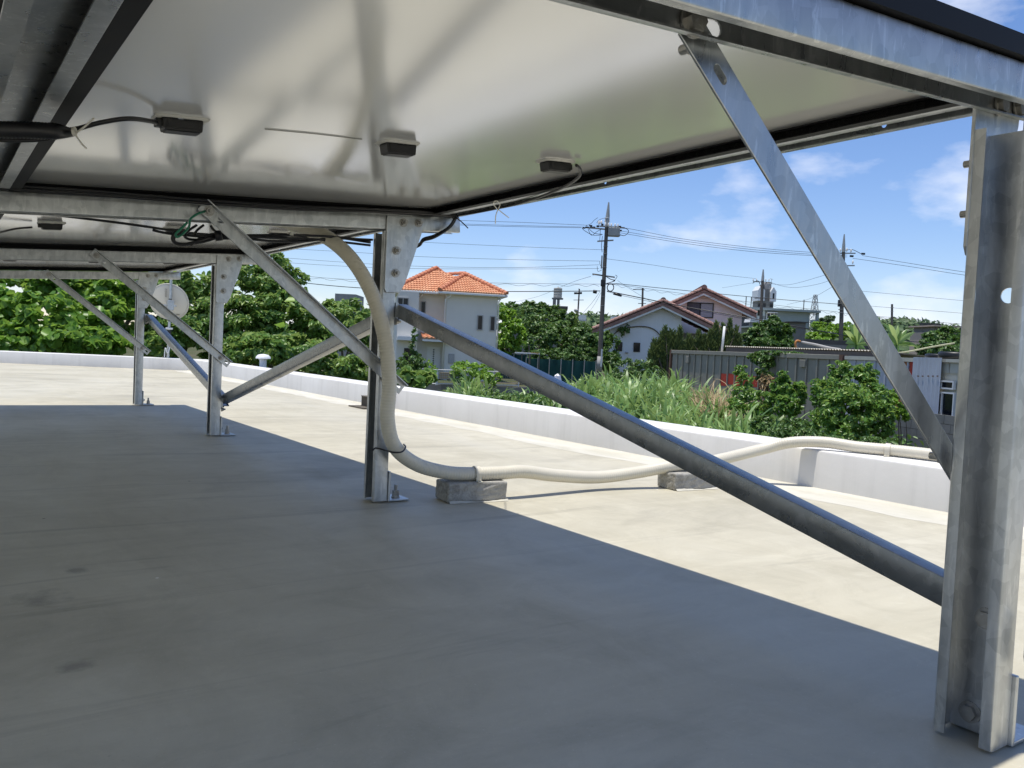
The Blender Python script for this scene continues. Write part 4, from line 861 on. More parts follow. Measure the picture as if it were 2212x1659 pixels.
M['pole'] = wallmat('concrete_pole', (.115, .105, .09), .15, dirt=.4); M['pole_light'] = wallmat('pole_band', (.36, .35, .33), .1); M['insulator'] = plain('white_insulator', (.70, .70, .68), .35, 0, .5, .05); M['transformer'] = plain('grey_transformer', (.30, .32, .32), .5, .1, .4, .06); M['rust'] = plain('rust', (.14, .075, .05), .85, 0, .2, .5, 8)

def tiled(parent, A, Bp, Cp, Dp, rows, waves, mat, amp=.022, name='tile_course'):
    """roof slope A-B (eave, left to right) up to D-C; one wavy strip of tiles per course"""
    A, Bp, Cp, Dp = Vector(A), Vector(Bp), Vector(Cp), Vector(Dp); nrm = (Bp-A).cross(Dp-A).normalized()
    nrm = nrm if nrm.z > 0 else -nrm; Lx = (Bp-A).length; ex = (Bp-A).normalized(); base = base_of(parent)
    for r in range(rows):
        t0, t1 = r/rows, min(1, (r+1.12)/rows); l0, r0, l1, r1 = A.lerp(Dp, t0), Bp.lerp(Cp, t0), A.lerp(Dp, t1), Bp.lerp(Cp, t1)
        n = max(3, int(waves*6*((r0-l0).length)/Lx)); vs = []; fs = []
        for k in range(n+1):
            f_ = k/n; p0, p1 = l0.lerp(r0, f_), l1.lerp(r1, f_); ph = (p0-A).dot(ex)/Lx*waves*2*math.pi; w_ = amp*(math.cos(ph)+.25*math.cos(2*ph))
            ph1 = (p1-A).dot(ex)/Lx*waves*2*math.pi; w1 = amp*(math.cos(ph1)+.25*math.cos(2*ph1))
            vs += [p0+nrm*(w_+.055-.07), p0+nrm*(w_+.075), p1+nrm*(w1+.02)]
        for k in range(n): a = k*3; fs += [(a, a+3, a+4, a+1), (a+1, a+4, a+5, a+2)]
        MB().add(vs, fs).build(name, mat, parent, smooth=50)
def ridge(parent, p, q, n, r, mat, name='ridge_tile'):
    p, q = Vector(p), Vector(q); ax = (q-p); L_ = ax.length; ax = ax/L_; proto = bpy.data.meshes.get(name+mat.name+str(round(r, 3)))
    sp = L_/n; base = base_of(parent)
    if proto is None:
        m = MB(); prof = [(r*math.cos(a), r*math.sin(a)) for a in np.linspace(-.3, math.pi+.3, 9)]; vs = []; fs = []
        for (x, s_) in ((-.5, 1.14), (.5, .92)):
            vs += [(x, a*s_, b*s_) for a, b in prof]
        fs = [(i, i+1, i+10, i+9) for i in range(8)]+[tuple(range(9))]
        m.add(vs, fs); proto = m.mesh(name+mat.name+str(round(r, 3))); proto.materials.append(mat); proto.shade_smooth(); proto.set_sharp_from_angle(angle=math.radians(40))
    up = Vector((0, 0, 1)); sd_ = up.cross(ax).normalized(); nz = ax.cross(sd_)
    for k in range(n):
        o = bpy.data.objects.new(name, proto); col.objects.link(o); o.parent = parent
        o.matrix_local = Matrix.Translation(p+ax*(k+.5)*sp-base) @ Matrix(((ax.x*sp*1.08, sd_.x, nz.x), (ax.y*sp*1.08, sd_.y, nz.y), (ax.z*sp*1.08, sd_.z, nz.z))).to_4x4()
def window(P, parent, a0, a1, z0, z1, b, fm='frame_grey', gm='glass_dark', fw=.05, mull=0, depth=.06):
    m = MB(); fbox(P, a0-fw, a1+fw, b-depth, b+.01, z0-fw, z0, m); fbox(P, a0-fw, a1+fw, b-depth, b+.01, z1, z1+fw, m); fbox(P, a0-fw, a0, b-depth, b+.01, z0, z1, m); fbox(P, a1, a1+fw, b-depth, b+.01, z0, z1, m)
    for k in range(mull): am = a0+(a1-a0)*(k+1)/(mull+1); fbox(P, am-fw*.5, am+fw*.5, b-depth*.8, b+.01, z0, z1, m)
    o = m.build('window', M[fm], parent)
    fbox(P, a0, a1, b-.022, b-.012, z0, z1).build('pane', M[gm], o); return o

# ================================================================== orange roofed house
hd = 48.0; P = frame(956.8, hd, math.radians(10), -1.45); k = hd/F
zE = zpx(957, 634, hd); z0 = -1.75
Hs = empty('orange_roof_house', P(0, 0, z0), 'cream two storey house with bright orange tiled hip roof', 'house')
fbox(P, 0, 3.02, 0, 6.5, z0, zE).build('wall', M['siding'], Hs); fbox(P, -1.55, -.01, 1.0, 6.4, z0, zE).build('wall', M['siding'], Hs); fbox(P, -2.75, -1.56, .35, 6.3, z0, zE).build('wall', M['siding'], Hs)
for (a0, a1, b_) in ((.005, 3.015, 0), (-1.55, -.01, 1.0)):        # siding boards as thin laps
    for q in range(11):
        zz = z0+.25+q*.455
        if zz < zE-.1: fbox(P, a0, a1, b_-.012, b_-.001, zz, zz+.448).build('siding_board', M['siding'], Hs)
zR1 = zpx(948.6, 583, hd+3); zR2 = zpx(1001.5, 595, hd+2)
def eave(a, b): return P(a, b, zE+.10)
R_ = empty('roof', P(0, 0, zE), None, None); R_.parent = Hs; R_.location = Vector(R_.location)-base_of(Hs) if False else P(0, 0, zE)-P(0, 0, z0)
ap2 = P(1.25, 2.0, zR2); ap2b = P(.15, 3.6, zR2-.02); ap1 = P(-.45, 3.2, zR1)
tiled(R_, eave(-.45, -.45), eave(3.45, -.45), ap2, ap2, 10, 26, M['tile_orange']); tiled(R_, eave(3.45, -.45), eave(3.45, 6.9), P(1.4, 4.8, zR2), ap2, 10, 40, M['tile_orange'])
tiled(R_, eave(-3.05, 6.9), eave(-3.05, .45), ap1, ap1, 9, 20, M['tile_orange']); tiled(R_, eave(-3.05, .45), eave(3.0, .45), ap1, ap1, 11, 36, M['tile_orange']); tiled(R_, eave(-.30, 2.6), eave(-.45, -.45), ap2, ap2b, 9, 18, M['tile_orange'])
tiled(R_, eave(3.0, .45), eave(3.0, 6.9), ap1, ap1, 9, 20, M['tile_orange'])
ridge(R_, eave(3.45, -.45)+Vector((0, 0, .06)), ap2+Vector((0, 0, .10)), 13, .13, M['ridge_orange']); ridge(R_, eave(-.45, -.45)+Vector((0, 0, .06)), ap2+Vector((0, 0, .10)), 11, .13, M['ridge_orange'])
ridge(R_, ap1+Vector((0, 0, .10)), ap2b+Vector((.0, 0, .12)), 6, .13, M['ridge_orange']); ridge(R_, ap2b+Vector((0, 0, .12)), ap2+Vector((0, 0, .12)), 4, .13, M['ridge_orange'])
ridge(R_, eave(-3.05, .45)+Vector((0, 0, .06)), ap1+Vector((0, 0, .10)), 13, .13, M['ridge_orange'])
m = MB(); fbox(P, -.45, 3.45, -.52, -.40, zE-.05, zE+.07, m); fbox(P, 3.35, 3.50, -.52, 6.9, zE-.05, zE+.07, m); fbox(P, -3.05, -.46, .36, .48, zE-.05, zE+.07, m); fbox(P, -.52, -.46, -.52, .36, zE-.05, zE+.07, m); m.build('gutter', M['white_trim'], Hs, bevel=.02)
m = MB(); fbox(P, -.40, 3.35, -.40, 6.8, zE-.02, zE+.02, m); fbox(P, -3.0, -.41, .48, 6.6, zE-.02, zE+.02, m); m.build('soffit', M['white_trim'], Hs)
def dpipe(a, b, zz0, zz1): MB().tube([P(a+.25, b-.35, zE-.05), P(a+.25, b-.30, zE-.16), P(a, b-.10, zE-.34), P(a, b-.06, zz0)], .045, 8).build('downpipe', M['white_trim'], Hs, smooth=True)
dpipe(-.06, 0, z0, zE); dpipe(-1.62, .95, z0, zE); MB().tube([P(3.2, -.4, zE-.05), P(3.06, -.1, zE-.3), P(3.06, -.05, z0)], .04, 8).build('downpipe', M['white_trim'], Hs, smooth=True)
def ha(u): return (u-956.8)*k
window(P, Hs, ha(1027), ha(1036), zpx(1030, 711, hd), zpx(1030, 682, hd), -.02); window(P, Hs, ha(1055), ha(1063), zpx(1058, 713, hd), zpx(1058, 684, hd), -.02)
window(P, Hs, ha(906)+.0, ha(914), zpx(910, 674, hd), zpx(910, 651, hd), .98); w_ = window(P, Hs, ha(968), ha(977), zpx(972, 783, hd), zpx(972, 766, hd), -.02)
for q in range(5): a = ha(968)+(q+.5)*(ha(977)-ha(968))/5; fbox(P, a-.012, a+.012, -.10, -.075, zpx(972, 783, hd), zpx(972, 766, hd)).build('grille_bar', M['white_trim'], w_)
window(P, Hs, -2.75, -2.2, zpx(865, 664, hd), zpx(865, 645, hd), .33, mull=1)
D_ = fbox(P, -.92, -.14, .93, 1.0, z0+.12, z0+2.25).build('front_door', M['white_trim'], Hs)
for q in range(14): fbox(P, -.58, -.50, .915, .929, z0+.35+q*.13, z0+.42+q*.13).build('door_glass', M['glass_dark'], D_)
fbox(P, -.85, -.82, .90, .929, z0+1.0, z0+1.4).build('handle', M['frame_grey'], D_)
fbox(P, -1.35, -1.25, .95, .99, z0+1.75, z0+2.0).build('door_lamp', M['white_trim'], Hs)
m = MB(); fprism(P, [(-1.3, z0+2.55), (.55, z0+2.55), (.55, z0+2.68), (-1.3, z0+2.68)], -.55, .98, m); m.build('porch_slab', M['white_trim'], Hs); pr_ = empty('porch_roof', P(-.9, 0, z0+2.7), None, None); pr_.parent = Hs; pr_.location = P(-.9, 0, z0+2.7)-P(0, 0, z0)
tiled(pr_, P(-1.35, -.6, z0+2.72), P(.0, -.6, z0+2.72), P(.0, 1.0, z0+3.05), P(-1.35, 1.0, z0+3.05), 4, 5, M['tile_orange'])
m = MB(); fbox(P, -2.75, -1.75, -.6, .34, z0+2.55, z0+2.75, m); m.build('balcony_slab', M['white_trim'], Hs); fbox(P, -2.3, -1.75, .30, .345, z0+.1, z0+2.1).build('porch_opening', M['glass_dark'], Hs)
# retaining wall and wire fence in front of the house
rw = MB(); q = [ground_uv(u, d, 0) for u, d in ((800, 43), (955, 41.5), (1110, 42.5), (1175, 44))]
ztop = zpx(955, 831, 41.5)
for a, b in zip(q, q[1:]):
    dv = (b-a); nn = Vector((-dv.y, dv.x, 0)).normalized()*.18; rw.obox((a.x, a.y, GZ-.1), (dv.x, dv.y, 0), nn, (0, 0, ztop-GZ+.1))
rw.build('retaining_wall', M['concrete'], label='dark stained low retaining wall under the wire garden fence', cat='wall')
P2 = frame(925, 41.3, 0, -1.45); 
MB().prism([tuple(P2(-20, 2.6, 0))[:2], tuple(P2(9, 2.6, 0))[:2], tuple(P2(9, 24, 0))[:2], tuple(P2(-20, 24, 0))[:2]], GZ-.1, ztop-.02).build('house_terrace', M['ground'], kind='structure')
M['wire'] = plain('galvanised_wire', (.42, .43, .42), .5, .3, .5, .05)
def wire_fence(u0, u1, d0, d1, label):
    A, B_ = ground_uv(u0, d0, ztop), ground_uv(u1, d1, ztop); E = empty('wire_fence', A, label, 'fence', 'wire garden fences'); L_ = (B_-A).length; n = max(1, int(L_/1.9)); h_ = .78
    for q in range(n+1): p_ = A.lerp(B_, q/n); MB().cyl(p_, p_+Vector((0, 0, h_)), .028, 8).build('fence_post', M['white_trim'], E, smooth=40)
    for zz in (h_-.02, .06): MB().tube([A+Vector((0, 0, zz)), B_+Vector((0, 0, zz))], .022, 6).build('rail', M['white_trim'], E)
    m = MB(); nn = int(L_/.11)
    for q in range(nn): p_ = A.lerp(B_, (q+.5)/nn); m.tube([p_+Vector((0, 0, .06)), p_+Vector((0, 0, h_-.02))], .005, 4, caps=False)
    for q in range(6): z_ = .1+q*.11; m.tube([A+Vector((0, 0, z_)), B_+Vector((0, 0, z_))], .005, 4, caps=False)
    m.build('wire_mesh', M['wire'], E, kind='stuff')
wire_fence(904, 942, 42, 40.8, 'white wire fence gate below the front door of the orange roofed house'); wire_fence(944, 1016, 41, 42, 'wire fence in front of the bright creeper'); wire_fence(1046, 1120, 42.2, 43.4, 'wire fence partly hidden by the long diagonal brace')
pb = frame(948, 41.6, 0, ztop); mbx = fbox(pb, 0, .55, 0, .3, ztop+.28, ztop+.62); mbx.build('mail_box', plain('tan_box', (.30, .24, .15), .6), label='tan box on the wire fence beside the gate', cat='box')
# silver cover, carport frame
sb = MB(); c = ground_uv(1206, 45, 0); zt, zb_ = zpx(1206, 807, 45), zpx(1206, 835, 45)-.4; rn = random.Random(8)
rings = [(.02, zt), (.16, zt-.12), (.30, zt-.40), (.36, zt-.8), (.34, zb_)]; vs = []; ns = 11
for r, z_ in rings: vs += [(c.x+r*math.cos(6.283*k_/ns)*rn.uniform(.75, 1.25), c.y+r*math.sin(6.283*k_/ns)*rn.uniform(.75, 1.25), z_) for k_ in range(ns)]
fs = [(i*ns+k_, i*ns+(k_+1) % ns, (i+1)*ns+(k_+1) % ns, (i+1)*ns+k_) for i in range(len(rings)-1) for k_ in range(ns)]
sb.add(vs, fs).build('silver_cover', plain('silver_foil', (.55, .55, .56), .25, .7), label='crumpled silver cover standing by the green net fence', cat='cover')
vs2 = [(x+1.0, y-.6, z_-.35) for x, y, z_ in vs]; MB().add(vs2, fs).build('dark_cover', plain('dark_foil', (.08, .08, .085), .4), label='dark crumpled sack beside the silver cover', cat='sack')
cp = empty('garden_stand', ground_uv(1170, 46, GZ), 'low white topped garden stand with thin legs before the green net', 'stand')
a, b = at(1112, 761, 46), at(1166, 767.5, 46); b.z = a.z = (a.z+b.z)/2; f2 = Vector((math.sin(YAW), math.cos(YAW), 0))*1.2
MB().obox(a, b-a, f2, (0, 0, .06)).build('top_sheet', M['white_trim'], cp)
for p_ in (a+Vector((.5, 0, 0)), a.lerp(b, .62), a.lerp(b, .985)): MB().cyl((p_.x, p_.y, GZ), (p_.x, p_.y, a.z), .03, 6).build('leg', M['pole'], cp)
MB().obox(b+Vector((-.55, -.02, .061)), (.5, 0, 0), (0, .1, 0), (0, 0, .03)).build('orange_clip', plain('orange_plastic', (.55, .24, .04), .5), cp)
# green net fence
M['net'] = plain('green_net', (.008, .060, .055), .7, 0, .3, .25, 1.2)
def net(u0, v0, u1, v1, d, label):
    E = empty('net_fence', ground_uv(u0, d, GZ), label, 'fence', 'green net fences'); n = max(2, int((u1-u0)/24)); vs = []; fs = []; mN = 28
    for k_ in range(mN+1):
        f_ = k_/mN; u = u0+(u1-u0)*f_; vt = v0+(v1-v0)*f_+1.3*abs(math.sin(f_*n*math.pi)); off = .10*math.sin(f_*n*6.28*1.3)
        for j in range(6):
            p_ = at(u, vt, d+off*(j % 2)); vs.append((p_.x, p_.y, p_.z-(p_.z-GZ)*j/5))
    for k_ in range(mN):
        for j in range(5): a = k_*6+j; fs.append((a, a+1, a+7, a+6))
    MB().add(vs, fs).build('net_sheet', M['net'], E, smooth=True)
    for k_ in range(n+1): u = u0+(u1-u0)*k_/n; p_ = at(u, v0+(v1-v0)*k_/n-2, d-.12); MB().cyl((p_.x, p_.y, GZ), p_, .03, 6).build('net_post', M['pole_light'], E)
net(1082, 763, 1139, 766, 55, 'shorter light green net fence panel left under the bright tree'); net(1137, 773, 1288, 780, 52, 'long dark green net fence beneath the dense tree')

# ================================================================== white house with arch and pink house behind
wd = 70.0; P = frame(1421, wd, math.radians(-6), GZ); k = wd/F; zA = zpx(1421, 653, wd); aL, aR = (1268-1421)*k, (1562-1421)*k; zL, zR = zpx(1268, 716, wd), zpx(1562, 722, wd)
Hs = empty('white_gable_house', P(0, 0, GZ), 'white house with wide red brown gable roof and a twig arch on its wall', 'house')
wl_, wr_ = (1312-1421)*k, (1463-1421)*k
def zroof(a): return zA+(a/aL)*(zL-zA) if a < 0 else zA+(a/aR)*(zR-zA)
fprism(P, [(wl_, GZ), (wr_, GZ), (wr_, zroof(wr_)-.2), (0, zA-.25), (wl_, zroof(wl_)-.2)], 0, 9).build('wall', M['wall_white'], Hs)
fbox(P, wr_, (1545-1421)*k, 2.2, 9, GZ, zroof((1545-1421)*k)-.3).build('wall', M['concrete'], Hs)
R_ = empty('roof', P(0, 0, zA), None, None); R_.parent = Hs; R_.location = P(0, 0, zA)-P(0, 0, GZ)
tiled(R_, P(aL, 9.4, zL), P(aL, -.7, zL), P(0, -.7, zA), P(0, 9.4, zA), 12, 30, M['tile_red'], .03); tiled(R_, P(aR, -.7, zR), P(aR, 9.4, zR), P(0, 9.4, zA), P(0, -.7, zA), 12, 30, M['tile_red'], .03)
def verge(R_, P, a0, z0_, a1, z1_, b, n):
    ridge(R_, P(a0, b, z0_+.12), P(a1, b, z1_+.12), n, .17, M['tile_red'], 'verge_tile')
verge(R_, P, aL, zL, 0, zA, -.7, 20); verge(R_, P, aR, zR, 0, zA, -.7, 18); ridge(R_, P(0, -.8, zA+.15), P(0, 9.4, zA+.15), 22, .20, M['tile_red'])
m = MB(); fprism(P, [(aL, zL-.30), (0, zA-.34), (0, zA-.04), (aL, zL-.02)], -.78, -.66, m); m2 = MB(); fprism(P, [(0, zA-.34), (aR, zR-.30), (aR, zR-.02), (0, zA-.04)], -.78, -.66, m2)
m.build('bargeboard', M['tile_red'], Hs); m2.build('bargeboard', M['tile_red'], Hs)
m = MB(); fprism(P, [(aL+.1, zL-.46), (0, zA-.50), (0, zA-.345), (aL+.1, zL-.305)], -.74, -.60, m); m.build('white_fascia', M['white_trim'], Hs); m = MB(); fprism(P, [(0, zA-.50), (aR-.1, zR-.46), (aR-.1, zR-.305), (0, zA-.345)], -.74, -.60, m); m.build('white_fascia', M['white_trim'], Hs)
for u0, u1, v0, v1 in ((1327, 1339.5, 757, 739), (1365, 1377.5, 759, 740.5), (1402, 1414, 760, 742)): window(P, Hs, (u0-1421)*k, (u1-1421)*k, zpx(u0, v0, wd), zpx(u0, v1, wd), 0, 'frame_dark', fw=.03)
arcp = [P((u-1421)*k, -.10, zpx(u, v, wd)) for u, v in ((1316, 727), (1330, 714), (1347, 708), (1372, 705), (1395, 707), (1412, 716), (1423, 730))]
MB().tube(spline(arcp, 6), .05, 6).build('twig_arch', M['bark'], Hs, smooth=True)
rng = np.random.default_rng(71); foliage('arch_creeper', Hs, [((P((1340-1421)*k, -.25, zpx(1340, 712, wd))), (.55, .2, .3)), ((P((1349-1421)*k, -.25, zpx(1349, 711, wd))), (.35, .2, .4)), ((P((1339-1421)*k, -.25, zpx(1339, 722, wd))), (.08, .1, .35))], 90, .38, M['leaf_mid'], 71, shape='long', kind='stuff')
MB().lathe(P((1350-1421)*k, -.1, zpx(1350, 763, wd)), [(.12, 0), (.16, .05), (.12, .12)], 12).build('wall_lamp', M['frame_grey'], Hs)

pd = 80.0; P = frame(1506.5, pd, math.radians(-5), GZ); k = pd/F; zA = zpx(1506.5, 627, pd); aL, aR = (1425-1506.5)*k, (1619-1506.5)*k; zL, zR = zpx(1425, 664, pd), zpx(1619, 680, pd)
Hs = empty('pink_gable_house', P(0, 0, GZ), 'pink house with red brown gable roof and a wide dark framed window', 'house'); wl_, wr_ = (1436-1506.5)*k, (1592-1506.5)*k
fprism(P, [(wl_, GZ), (wr_, GZ), (wr_, zroof(wr_)-.2), (0, zA-.3), (wl_, zroof(wl_)-.2)], 0, 9).build('wall', M['wall_pink'], Hs)
R_ = empty('roof', P(0, 0, zA), None, None); R_.parent = Hs; R_.location = P(0, 0, zA)-P(0, 0, GZ)
tiled(R_, P(aL, 9.4, zL), P(aL, -.7, zL), P(0, -.7, zA), P(0, 9.4, zA), 10, 30, M['tile_red'], .03); tiled(R_, P(aR, -.7, zR), P(aR, 9.4, zR), P(0, 9.4, zA), P(0, -.7, zA), 12, 30, M['tile_red'], .03)
verge(R_, P, aL, zL, 0, zA, -.7, 13); verge(R_, P, aR, zR, 0, zA, -.7, 18); ridge(R_, P(0, -.9, zA+.2), P(0, 9.4, zA+.2), 22, .24, M['tile_red'])
for (x0, x1, zz0, zz1, nm, mt, t0, t1) in ((aL, 0, zL, zA, 'bargeboard', 'tile_red', -.34, -.03), (0, aR, zA, zR, 'bargeboard', 'tile_red', -.34, -.03), (aL, 0, zL, zA, 'white_fascia', 'white_trim', -.52, -.345), (0, aR, zA, zR, 'white_fascia', 'white_trim', -.52, -.345)):
    fprism(P, [(x0, zz0+t0), (x1, zz1+t0), (x1, zz1+t1), (x0, zz0+t1)], -.78 if nm == 'bargeboard' else -.74, -.62).build(nm, M[mt], Hs)
wz0, wz1 = zpx(1503, 684, pd), zpx(1503, 656, pd); w0, w1, wm = (1477-1506.5)*k, (1529-1506.5)*k, (1503-1506.5)*k
window(P, Hs, w0, wm-.05, wz0, wz1, -.02, 'frame_dark', 'curtain_dark', .10); window(P, Hs, wm+.05, w1, wz0, wz1, -.02, 'frame_dark', 'curtain', .10)

# ================================================================== grey green building with tower
gd = 118.0; P = frame(1620, gd, math.radians(4), GZ); k = gd/F; zt = zpx(1690, 668, gd)
G = empty('grey_green_building', P(0, 0, GZ), 'grey green flat roofed building with a white castle like roof tower', 'building')
def ga(u): return (u-1620)*k
fbox(P, ga(1668), ga(1744), 0, 8, zpx(1700, 708, gd), zt-.3).build('wall', M['wall_green'], G); fbox(P, ga(1596), ga(1745), 1.2, 9, GZ, zpx(1700, 708, gd)-.01).build('wall', M['wall_green'], G); fbox(P, ga(1600), ga(1667), 1.5, 8, zpx(1640, 706, gd), zt-.3).build('wall', M['concrete'], G)
fprism(P, [(ga(1597), zt-.30), (ga(1762), zt-.30), (ga(1762), zt+.02), (ga(1597), zt+.02)], -.9, 9).build('roof_slab', M['wall_green'], G)
for (u0, u1) in ((1619, 1625), (1635, 1642), (1756, 1761)): fbox(P, ga(u0), ga(u1), -.5, -.1, zpx(u0, 706, gd), zt-.31).build('pillar', M['wall_green'], G)
fbox(P, ga(1744), ga(1761), -.5, -.2, zpx(1750, 705, gd), zpx(1750, 691, gd)).build('balcony_wall', M['wall_green'], G); fbox(P, ga(1750.5), ga(1752.5), -.53, -.51, zpx(1750, 703, gd), zpx(1750, 695, gd)).build('wall_slit', M['glass_dark'], G)
fbox(P, ga(1619), ga(1642), -.5, -.3, zpx(1625, 690, gd), zpx(1625, 682, gd)).build('balcony_wall', M['wall_green'], G)
window(P, G, ga(1649), ga(1664), zpx(1655, 687, gd), zpx(1655, 677, gd), -.05, 'white_trim', fw=.12, mull=1); fbox(P, ga(1646), ga(1668), -.8, -.06, zpx(1655, 676, gd), zpx(1655, 674.5, gd)).build('window_hood', M['white_trim'], G)
fbox(P, ga(1646), ga(1667.5), -.02, 1.4, zpx(1655, 708, gd), zt-.31).build('wall', M['wall_green'], G)
fprism(P, [(ga(1596), zpx(1600, 697, gd)), (ga(1654), zpx(1640, 699, gd)), (ga(1652), zpx(1640, 692, gd)), (ga(1598), zpx(1600, 689.5, gd))], -3.0, -.6).build('awning', M['white_trim'], G); fbox(P, ga(1596), ga(1655), -2.9, -2.7, zpx(1620, 706, gd), zpx(1620, 699, gd)).build('balcony_wall', M['concrete'], G); fbox(P, ga(1594), ga(1658), -3.0, 1.0, zpx(1620, 709, gd), zpx(1620, 706, gd)).build('balcony_slab', M['wall_green'], G)
tw = zpx(1640, 650, gd)
for (u0, u1, vt, vs_, bb, lab) in ((1625, 1640, 617, 627, -.3, 0), (1657, 1669.5, 619, 629, .4, 1)):
    z1_, z2_ = zpx(u0, vs_, gd), zpx(u0, vt, gd); am = ga(u0+(u1-u0)*(.4 if lab == 0 else .45))
    fprism(P, [(ga(u0), tw), (ga(u1), tw), (ga(u1), z1_), (am, z2_), (ga(u0), z1_)], bb, bb+2.4).build('tower_gable', M['wall_white'], G)
    fbox(P, ga((u0+u1)/2)-.12, ga((u0+u1)/2)+.12, bb-.03, bb-.01, z1_-1.0, z1_-.25).build('tower_slit', M['glass_dark'], G)
fbox(P, ga(1640), ga(1657), .8, 2.6, tw, zpx(1650, 624, gd)).build('tower_core', M['concrete'], G); fbox(P, ga(1629), ga(1663), .2, 2.4, zt+.03, tw).build('tower_base', M['concrete'], G)
for (u0, u1) in ((1629.5, 1646), (1655, 1662)): fbox(P, ga(u0), ga(u1), .15, .19, zt+.2, tw-.3).build('tower_opening', M['glass_dark'], G)
mb = MB(); c = P(ga(1653), 1.6, zpx(1650, 624, gd)); mb.lathe(c, [(.62, .02), (.66, .3), (.62, .9), (.3, 1.05), (.02, 1.1)], 14); mb.build('water_tank', M['pole_light'], G, smooth=40)
fbox(P, ga(1639), ga(1645), 1.0, 2.0, zpx(1645, 624, gd), zpx(1645, 615, gd)).build('tank_hut', M['concrete_dark'], G)
for u, v in ((1606.5, 641), (1618, 639), (1735.5, 640)): a = P(ga(u), 1, zt); MB().tube([a, a+Vector((0, 0, (zt-0)*0+24*k))], .07, 6).build('antenna_mast', M['pole'], G)
a = P(ga(1661.5), 1.2, zpx(1661, 626, gd)); MB().tube([a, a+Vector((0, 0, 25*k))], .03, 5).build('antenna_mast', M['wire'], G); MB().tube([a+Vector((-.35, 0, 25*k)), a+Vector((.35, 0, 25*k-.05))], .03, 5).build('antenna_bar', M['wire'], G)
fprism(P, [(ga(1586), zt), (ga(1599), zt), (ga(1590), zpx(1590, 655.5, gd))], 2, 3).build('white_gable', M['wall_white'], G)
# concrete shed, lane wall, small things left of the third pole
cdp = 58.0; P = frame(1690, cdp, math.radians(3), GZ); k = cdp/F
Sh = empty('concrete_shed', P(0, 0, GZ), 'plain grey concrete shed in front of the grey green building', 'shed'); fbox(P, 0, 41*k, 0, 3, GZ, zpx(1700, 696, cdp)).build('wall', M['concrete'], Sh); fprism(P, [(-.1, zpx(1690, 696, cdp)), (45*k, zpx(1735, 697.5, cdp)), (45*k, zpx(1735, 696, cdp)), (20*k, zpx(1710, 694, cdp)), (-.1, zpx(1690, 694.5, cdp))], -.2, 3.2).build('roof_slab', M['concrete_dark'], Sh)
P = frame(1732, 50, 0, GZ); fbox(P, 0, 4.4, 0, .3, GZ, zpx(1760, 733, 50)).build('lane_wall', M['concrete_dark'], label='dark weathered wall behind the shed roof left of third pole', cat='wall')
P = frame(1715, 46, 0, GZ); fbox(P, 0, 3.4, 0, .3, GZ, zpx(1740, 742, 46)).build('lane_wall', M['concrete'], label='lower brownish wall in front of the dark weathered wall', cat='wall')
c = at(1720, 755, 34); Ph = MB(); Ph.tube(spline([c, at(1718, 744, 34), at(1720, 737.5, 34), at(1724, 736, 34), at(1729, 738, 34)], 5), .045, 8); Ph.build('orange_pipe', plain('orange_paint', (.50, .20, .05), .6), smooth=True, label='bent orange pipe sticking up behind the shed roof', cat='pipe')
MB().tube(spline([at(1733, 739, 33), at(1760, 744, 32), at(1790, 751, 31), at(1815, 755, 30)], 4), .05, 6).build('grey_hose', M['pole_light'], smooth=True, label='grey pole lying across the shed roof left of third pole', cat='pole')
MB().tube(spline([at(1905, 764, 25), at(1945, 762, 25), at(1975, 757, 25), at(2010, 750, 25), at(2062, 741, 25)], 4), .028, 6).build('bamboo_pole', plain('green_bamboo', (.42, .42, .26), .5), smooth=True, label='pale pole slanting over the tyres at right', cat='pole')

# ================================================================== water tank on a distant roof
dd_ = 135.0; P = frame(1090, dd_, math.radians(-3), GZ); k = dd_/F
Hs = empty('tank_building', P(0, 0, GZ), 'distant flat roofed building with a round water tank on a stand', 'building')
fbox(P, 0, 128*k, 0, 8, GZ, zpx(1150, 664, dd_)).build('wall', M['concrete'], Hs); fbox(P, -.3, 130*k, -.3, 8.3, zpx(1150, 664, dd_), zpx(1150, 659, dd_)).build('roof_slab', M['concrete_dark'], Hs)
c = P(107*k, 2, 0); zz = [zpx(1197, v, dd_) for v in (661, 645.5, 642.5, 621)]
m = MB(); fbox(P, 97*k, 104*k, 1.2, 2.4, zz[0], zz[1], m); fbox(P, 106*k, 112*k, 1.2, 2.4, zz[0], zz[1], m); m.build('stand', M['concrete'], Hs)
MB().lathe((c.x, c.y, 0), [(.92, zz[1]), (.95, zz[2])], 20).build('platform', M['concrete'], Hs); m = MB(); pr = []
for q in range(4):
    h0 = zz[2]+(zz[3]-zz[2])*q/4; h1 = zz[2]+(zz[3]-zz[2])*(q+1)/4; pr += [(.68, h0+.01), (.70, h0+.06), (.70, h1-.06), (.68, h1-.01)]
m.lathe((c.x, c.y, 0), pr+[(.1, zz[3]+.08), (.08, zz[3]+.25), (.01, zz[3]+.26)], 22); m.build('tank', wallmat('tank_paint', (.50, .48, .42), .08, dirt=.5), Hs, smooth=30)
# small concrete block of a building seen left of the conduit
P = frame(718, 95, 0, GZ); fbox(P, 0, 45*95/F, 0, 5, GZ, zpx(740, 635, 95)).build('distant_block', wallmat('stained_block', (.30, .30, .29), .1, dirt=.7), label='stained grey concrete block above the trees left of the conduit', cat='building')
